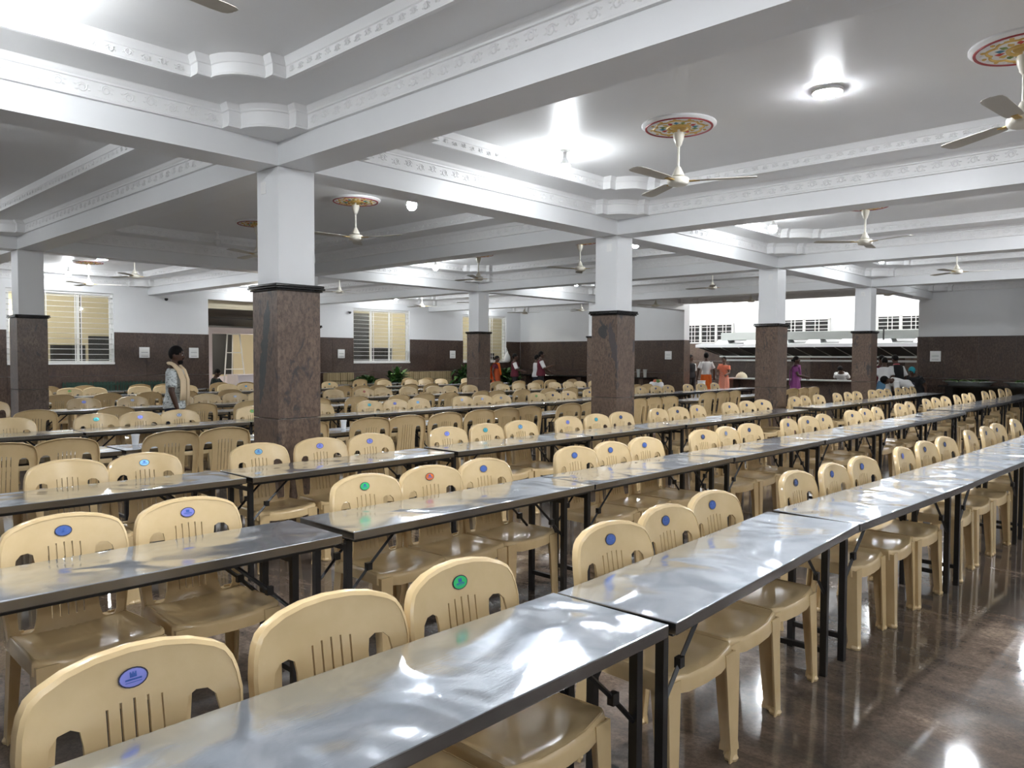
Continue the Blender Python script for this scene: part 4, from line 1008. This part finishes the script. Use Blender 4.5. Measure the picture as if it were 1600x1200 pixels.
        c = MB(); trunk_loft(c, .022, .95, 1.26); obj('wrap', c, bottom, t, smooth=50)
    # hair
    c = MB()
    def capf(x, y, z): return x, y, z
    if not cap:
        ellh(c, (0, .012, .022), (.083, .098, .108), 18, 12)
        c2 = MB(); c2.v = c.v; keep = []
        inv = []
        o = obj('hair', c, 'hair', t, smooth=True)
        bm = bmesh.new(); bm.from_mesh(o.data); fc = HD((0, -.115, -.045))
        kill = [v for v in bm.verts if (v.co-fc).length < .098*S or (v.co-HD((0, -.02, -.105))).length < .075*S]
        bmesh.ops.delete(bm, geom=kill, context='VERTS'); bm.to_mesh(o.data); bm.free()
        so = o.modifiers.new('t', 'SOLIDIFY'); so.thickness = .008; freeze(o)
        if hairkind == 'bun': c = MB(); ellh(c, (0, .115, -.01), (.045, .04, .042), 12, 8); obj('hair_bun', c, 'hair', t, smooth=True)
        if hairkind == 'beard' or beard:
            c = MB(); ellh(c, (0, -.062, -.088), (.050, .036, .034), 12, 8); ellh(c, (0, -.094, -.040), (.030, .010, .008), 8, 5); obj('beard', c, 'hair', t, smooth=True)
    else:
        c = MB(); ellh(c, (0, .008, .018), (.088, .106, .112), 18, 12); o = obj('headscarf', c, cap, t, smooth=True)
        bm = bmesh.new(); bm.from_mesh(o.data); fc = HD((0, -.125, -.045)); kill = [v for v in bm.verts if (v.co-fc).length < .092*S]
        bmesh.ops.delete(bm, geom=kill, context='VERTS'); bm.to_mesh(o.data); bm.free(); so = o.modifiers.new('t', 'SOLIDIFY'); so.thickness = .008; freeze(o)
    if towel:                                       # cloth round the neck, its ends hanging down the chest
        c = MB()
        for sx in (-1, 1):
            pts = [(0, .075, 1.475), (sx*.07, .05, 1.49), (sx*.105, -.01, 1.47), (sx*.105, -.085, 1.40), (sx*.10, -.135, 1.27), (sx*.10, -.14, 1.10), (sx*.10, -.135, .92 if sx > 0 else 1.0)]
            c.tube([L(p) for p in pts], [(.026*S, .026*S)]+[(.045*S, .022*S)]*2+[(.080*S, .018*S)]*4, 12)
        obj('shoulder_towel', c, towel, t, smooth=True)
    if scarf:
        c = MB(); c.tube([L((.075*cos(a), .01+.07*sin(a), Z(1.445))) for a in [k*2*pi/12 for k in range(13)]], .014, 8); obj('collar', c, scarf, t, smooth=True)
    return t
FR = atan2(RV.y, RV.x)+pi/2        # a figure turned this way shows its right-hand profile
RIGHT, AWAY, LEFT, TOWARD = FR, YAW+pi/2, FR+pi, YAW-pi/2
def at(px, x):                      # ground point on the ray of column px at world x
    d = F+RV*((px-800)/FPX); return (x, x*d.y/d.x, 0)
person('man in a leaf-print shirt with a cream towel round his neck, walking between the rows', (4.40, 10.33, 0), RIGHT+.1, 1.70, .03, 'leaf_print_cloth', 'navy_cloth', towel='towel_cloth', beard=True, sleeves=.8, headtilt=.12,
       arms={'l': ((-.22, -.03, 1.11), (-.19, -.10, .88)), 'r': ((.23, .05, 1.10), (.22, .02, .86))})
bend = {'l': ((-.21, -.10, 1.14), (-.16, -.30, 1.08)), 'r': ((.21, -.10, 1.14), (.16, -.30, 1.08))}
person('person in an orange sari standing at the dark stone counter', (19.55, 19.05, 0), RIGHT-.5, 1.60, .05, 'maroon_cloth', 'rust_cloth', 'sari', pallu='orange_cloth', hairkind='bun', sleeves=.5)
person('man in a black and maroon waistcoat over white sleeves, next to the orange sari', (20.1, 18.65, 0), RIGHT-.1, 1.68, .0, 'white_cloth', 'black_cloth', vest='maroon_cloth', arms=bend, sleeves=.9)
person('man in a loose white shirt partly behind the tall waistcoated man', (20.9, 18.35, 0), RIGHT+.3, 1.64, .05, 'white_cloth', 'navy_cloth', sleeves=.9, arms=bend)
person('tall man in a black and maroon waistcoat holding up his hand at the counter', (20.55, 17.80, 0), RIGHT, 1.76, .0, 'white_cloth', 'black_cloth', vest='maroon_cloth', sleeves=.9,
       arms={'l': ((-.21, -.12, 1.13), (-.14, -.33, 1.22)), 'r': ((.21, -.12, 1.13), (.14, -.35, 1.0))})
person('person in a black waistcoat half hidden by the granite jamb of the kitchen', at(1079, 24.2), TOWARD+.5, 1.66, 0, 'white_cloth', 'black_cloth', vest='black_cloth', sleeves=.9)
person('man in a white shirt and orange wrap standing in the kitchen opening', at(1103, 23.7), AWAY+.1, 1.74, 0, 'white_cloth', 'orange_cloth', 'lungi', sleeves=.8, arms={'l': ((-.27, .02, 1.13), (-.29, -.04, .90)), 'r': ((.27, .02, 1.13), (.29, -.04, .90))})
person('person in a salmon checked sari beside the man in the orange wrap', at(1131, 23.9), TOWARD-.5, 1.60, 0, 'salmon_cloth', 'checked_cloth', 'sari', skin='skin_light', pallu='salmon_cloth', hairkind='bun', arms=bend, sleeves=.6)
person('person in a purple sari standing before the serving counter', at(1243, 21.9), RIGHT-.5, 1.62, 0, 'purple_cloth', 'purple_cloth', 'sari', hairkind='bun', arms=bend, sleeves=.6)
person('person in a white shirt stooping low behind the serving counter', at(1317, 25.4), TOWARD-.6, 1.62, .75, 'white_cloth', 'navy_cloth', sleeves=.7, headtilt=.3, crouch=.12)
person('person in a white T-shirt and blue skirt, at the huddle by the kitchen', at(1381, 21.55), AWAY-.5, 1.62, .25, 'white_cloth', 'denim_cloth', 'lungi', sleeves=.7, headtilt=.25)
person('person in dark maroon at the back of the huddle by the kitchen', at(1372, 22.55), TOWARD+.3, 1.66, .15, 'maroon_cloth', 'black_cloth', sleeves=.9, headtilt=.3)
person('person in a black waistcoat with a pink collar, in the huddle by the kitchen', at(1404, 22.25), AWAY+.2, 1.68, .22, 'white_cloth', 'black_cloth', vest='black_cloth', scarf='pink_cloth', sleeves=.95, headtilt=.25)
person('person in a white shirt bending right over, in the huddle by the kitchen', at(1420, 20.9), LEFT+.15, 1.68, 1.35, 'white_cloth', 'navy_cloth', sleeves=.6, headtilt=.2, arms={'abs': True, 'l': ((-.2, -.45, .62), (-.15, -.52, .38)), 'r': ((.2, -.45, .62), (.15, -.52, .38))})
person('person in a teal headscarf crouching at the edge of the huddle', at(1435, 22.1), LEFT+.6, 1.56, .55, 'black_cloth', 'black_cloth', cap='teal_cloth', sleeves=.7, crouch=.12)
person('person in dark clothes sitting in the doorway yard, reaching to the table', (10.50, YW+1.15, -.02), RIGHT, 1.66, .25, 'dark_green_cloth', 'black_cloth', sleeves=.9, crouch=.46, headtilt=.15,
       arms={'l': ((-.2, -.22, .78), (-.15, -.46, .82)), 'r': ((.2, -.22, .78), (.15, -.46, .82))})
t = thing('stool', 'plain stool under the person sitting in the yard', 'stool', (10.50, YW+1.15, -.02), RIGHT)
m = MB(); m.box(-.16, .16, -.12, .18, .33, .36); obj('seat', m, 'dark_plastic', t, bevel=.01)
for sx in (-.13, .13):
    for sy in (-.09, .15): m = MB(); m.bar((sx, sy, 0), (sx*.9, sy*.9, .335), .03); obj('leg', m, 'dark_plastic', t)

# ------------------------------------------------------------------ bundles stacked along the window wall, leaf heaps, crates
def bundle_mesh():
    m = MB(); m.box(-.119, .119, -.12, .12, 0, .258); me = m.mesh('bundle_body', ['cardboard'], bevel=.012)
    s = MB()
    for x in (-.05, .06): s.box(x-.006, x+.006, -.1225, .1225, -.0005, .2645)
    return me, s.mesh('tie_string', ['cardboard_dark'])
BM = bundle_mesh()
def stack(x0, n, lv, y, group, where):
    for k in range(n):
        for l in range(lv):
            lb = 'brown tied bundle %s, %s' % (('on top of the stack' if l == lv-1 else 'second from the top of the stack' if l == lv-2 else 'low in the stack'), where)
            t = thing('leaf_plate_bundle', lb, 'bundle', (x0+.13+k*.255, y+.012*((k*5+l*3) % 3-1), l*.266), 0, group)
            link('bundle_body', BM[0], t); link('tie_string', BM[1], t)
stack(13.45, 4, 4, 20.60, 'bundles stacked left of the leaf heap', 'beside the doorway')
stack(16.42, 9, 4, 20.60, 'bundles stacked under the window wall', 'between the two leaf heaps')
def leaf(mb, base, direc, ln, wd, droop, mi):
    d = Vector(direc).normalized(); sd = d.cross(Vector((0, 0, 1))); sd = sd.normalized() if sd.length > .05 else Vector((1, 0, 0)); rows = []
    for k in range(5):
        u = k/4; c = Vector(base)+d*ln*u+Vector((0, 0, -droop*u*u)); w_ = wd*sin(pi*min(1, .12+.86*u))
        rows.append((c-sd*w_+Vector((0, 0, .02*w_/wd)), c, c+sd*w_+Vector((0, 0, .02*w_/wd))))
    vs = [p for r in rows for p in r]; fs = []
    for k in range(4):
        for a in (0, 1): fs.append((k*3+a, k*3+a+1, k*3+a+4, k*3+a+3))
    mb.add(vs, fs, mi)
def heap(x0, x1, y, ztop, n, label, seed, ln=.55):
    rg = random.Random(seed); m = MB()
    for k in range(n):
        x = rg.uniform(x0, x1); z = rg.uniform(.05, ztop-.2); a = rg.uniform(0, 2*pi); el = rg.uniform(.1, 1.1)
        leaf(m, (x-(x0+x1)/2, rg.uniform(-.2, .12), z), (cos(a)*cos(el), sin(a)*cos(el)*.5-.2, sin(el)), rg.uniform(.6, 1)*ln, rg.uniform(.04, .085), rg.uniform(.05, .3), rg.choice((0, 0, 1, 1, 2)))
    for k in range(10):
        x = rg.uniform(x0, x1)-(x0+x1)/2; m.tube([(x, 0, 0), (x+rg.uniform(-.2, .2), rg.uniform(-.1, .1), ztop*.7)], .018, 6, 0)
    t = thing('leaf_heap', label, 'leaves', ((x0+x1)/2, y, 0))
    o = obj('leaves', m, ['leaf_dark', 'leaf_mid', 'leaf_light'], t, smooth=True, recalc=False); o['kind'] = 'stuff'
heap(14.55, 15.05, 20.35, 1.06, 420, 'low heap of dark green leaves under the barred window by the bundles', 5, .4)
heap(15.85, 16.1, 20.30, 1.15, 200, 'spiky bunch of green leaves next to the long bundle stack', 6, .6)
heap(18.85, 20.0, 20.30, 1.28, 380, 'tall glossy heap of green leaves left of the far column', 8, .5)
heap(20.6, 21.9, 20.25, 1.22, 380, 'tall glossy heap of green leaves under the window with the bag', 9, .5)
for k in range(4):
    t = thing('green_crate', 'dark green slatted crate on the floor under the first barred window', 'crate', (6.35+k*.62, 20.45, 0), 0, 'dark green crates')
    m = MB(); m.box(-.27, .27, -.2, .2, 0, .03); obj('crate_base', m, 'crate_green', t)
    for q in range(7):
        for yy in (-.2, .19): m = MB(); m.box(-.26+q*.08, -.22+q*.08, yy, yy+.012, .03, .92); obj('slat', m, 'crate_green', t)
    m = MB(); m.box(-.27, .27, -.215, -.2, .84, .88); m.box(-.27, .27, .202, .216, .84, .88); obj('rail', m, 'crate_green', t)
# hanging white bag by the last window
t = thing('plastic_bag', 'white plastic bag hanging from the grille of the last barred window', 'bag', (21.95, YW-.13, 1.38))
m = MB(); m.lathe([(.03, .42), (.05, .36), (.13, .22), (.16, .10), (.13, .01), (.05, -.03), (.01, -.035)], n=14)
m.v = [(a*(1+.12*sin(7*c*9)), b*.6, c) for a, b, c in m.v]; obj('bag_body', m, 'white_plastic', t, smooth=True)
m = MB(); m.tube([(-.02, .0, .40), (-.03, .08, .55), (0, .14, .60), (.03, .08, .55), (.02, 0, .40)], .008, 6); obj('bag_handle', m, 'white_plastic', t, smooth=True)

# ------------------------------------------------------------------ small things on counters and tables
def tray(x, y, z, label, seed):
    t = thing('steel_tray', label, 'tray', (x, y, z), 0, 'leaf trays on the dark counter')
    m = MB(); n = 32; rings = []
    for rx, ry, zz in ((.22, .46, 0), (.27, .56, .09), (.31, .61, .10), (.31, .61, .108), (.265, .555, .10), (.21, .45, .008)): rings.append([(rx*cos(2*pi*i/n), ry*sin(2*pi*i/n), zz) for i in range(n)])
    m.loft(rings); obj('dish', m, 'steel_sheet', t, smooth=40)
    rg = random.Random(seed); m = MB()
    for k in range(26): 
        a = rg.uniform(0, 2*pi); leaf(m, (rg.uniform(-.12, .12), rg.uniform(-.38, .38), .085+rg.uniform(0, .05)), (cos(a), sin(a), .12), rg.uniform(.2, .32), .055, .05, rg.choice((0, 1, 1)))
    o = obj('leaves', m, ['leaf_mid', 'leaf_light'], t, smooth=True, recalc=False); o['kind'] = 'stuff'
tray(22.38, 4.82, .90, 'wide steel tray heaped with green leaves, by the white switchboard', 1)
tray(22.38, 3.45, .90, 'wide steel tray of leaves farther along the dark counter', 2)
def cup(x, y, z, label, r=.035, h=.09, mname='paper_white', cat='cup', name='paper_cup', grp=None):
    t = thing(name, label, cat, (x, y, z), 0, grp)
    m = MB(); m.lathe([(r*.75, 0), (r, h), (r*1.08, h+.003), (r*1.02, h+.006), (r*.92, h), (r*.68, .006), (.001, .006)], n=16); obj('cup_body', m, mname, t, smooth=40)
    m = MB(); m.lathe([(r*1.06, h-.004), (r*1.12, h+.002), (r*1.06, h+.008)], n=16, cap=False); obj('rim', m, mname, t, smooth=40)
for x in (2.83, 3.06): cup(x, 7.52, TZ, 'white paper cup on the steel table, first row past the streaked column', grp='paper cups')
cup(5.15, 7.5, TZ, 'white paper cup on the steel table just past the streaked column')
cup(22.4, 14.65, .90, 'steel tumbler on the dark counter left of the kitchen', .07, .26, 'steel_sheet', 'tumbler', 'steel_tumbler', 'steel tumblers')
cup(22.45, 14.95, .90, 'steel tumbler on the dark counter left of the kitchen', .07, .26, 'steel_sheet', 'tumbler', 'steel_tumbler', 'steel tumblers')
cup(23.3, 12.98, 0, 'tall white bucket in the kitchen opening', .13, .80, 'white_plastic', 'bucket', 'bucket')
cup(22.3, 12.72, 0, 'white tub in front of the man in the orange wrap', .24, .42, 'white_plastic', 'tub', 'tub')
t = thing('vegetable_bag', 'open cloth bag of vegetables on a low stand left of the kitchen opening', 'bag', (20.6, 13.05, 0))
m = MB(); m.box(-.24, .24, -.22, .22, 0, .60); obj('stand', m, 'dark_plastic', t, bevel=.02)
m = MB(); m.lathe([(.18, .60), (.24, .67), (.22, .78), (.18, .82), (.05, .80)], n=14); obj('cloth', m, 'paper_white', t, smooth=40)
rg = random.Random(4)
for k in range(7): m = MB(); m.ell((rg.uniform(-.15, .15), rg.uniform(-.15, .15), .84), (.06, .06, .06), 8, 6); obj('vegetable', m, ('leaf_light', 'ornament_gold', 'salmon_cloth')[k % 3], t, smooth=True)
t = thing('steel_bowl', 'pale upturned bowl on the serving counter in the kitchen', 'bowl', (24.45, 12.1, .90))
m = MB(); m.lathe([(.20, 0), (.20, .02), (.17, .10), (.10, .17), (.03, .19), (.001, .19)], n=20); obj('bowl_body', m, 'shutter_cream', t, smooth=40)
m = MB(); m.lathe([(.05, .185), (.05, .205), (.001, .205)], n=14); obj('foot_ring', m, 'shutter_cream', t)
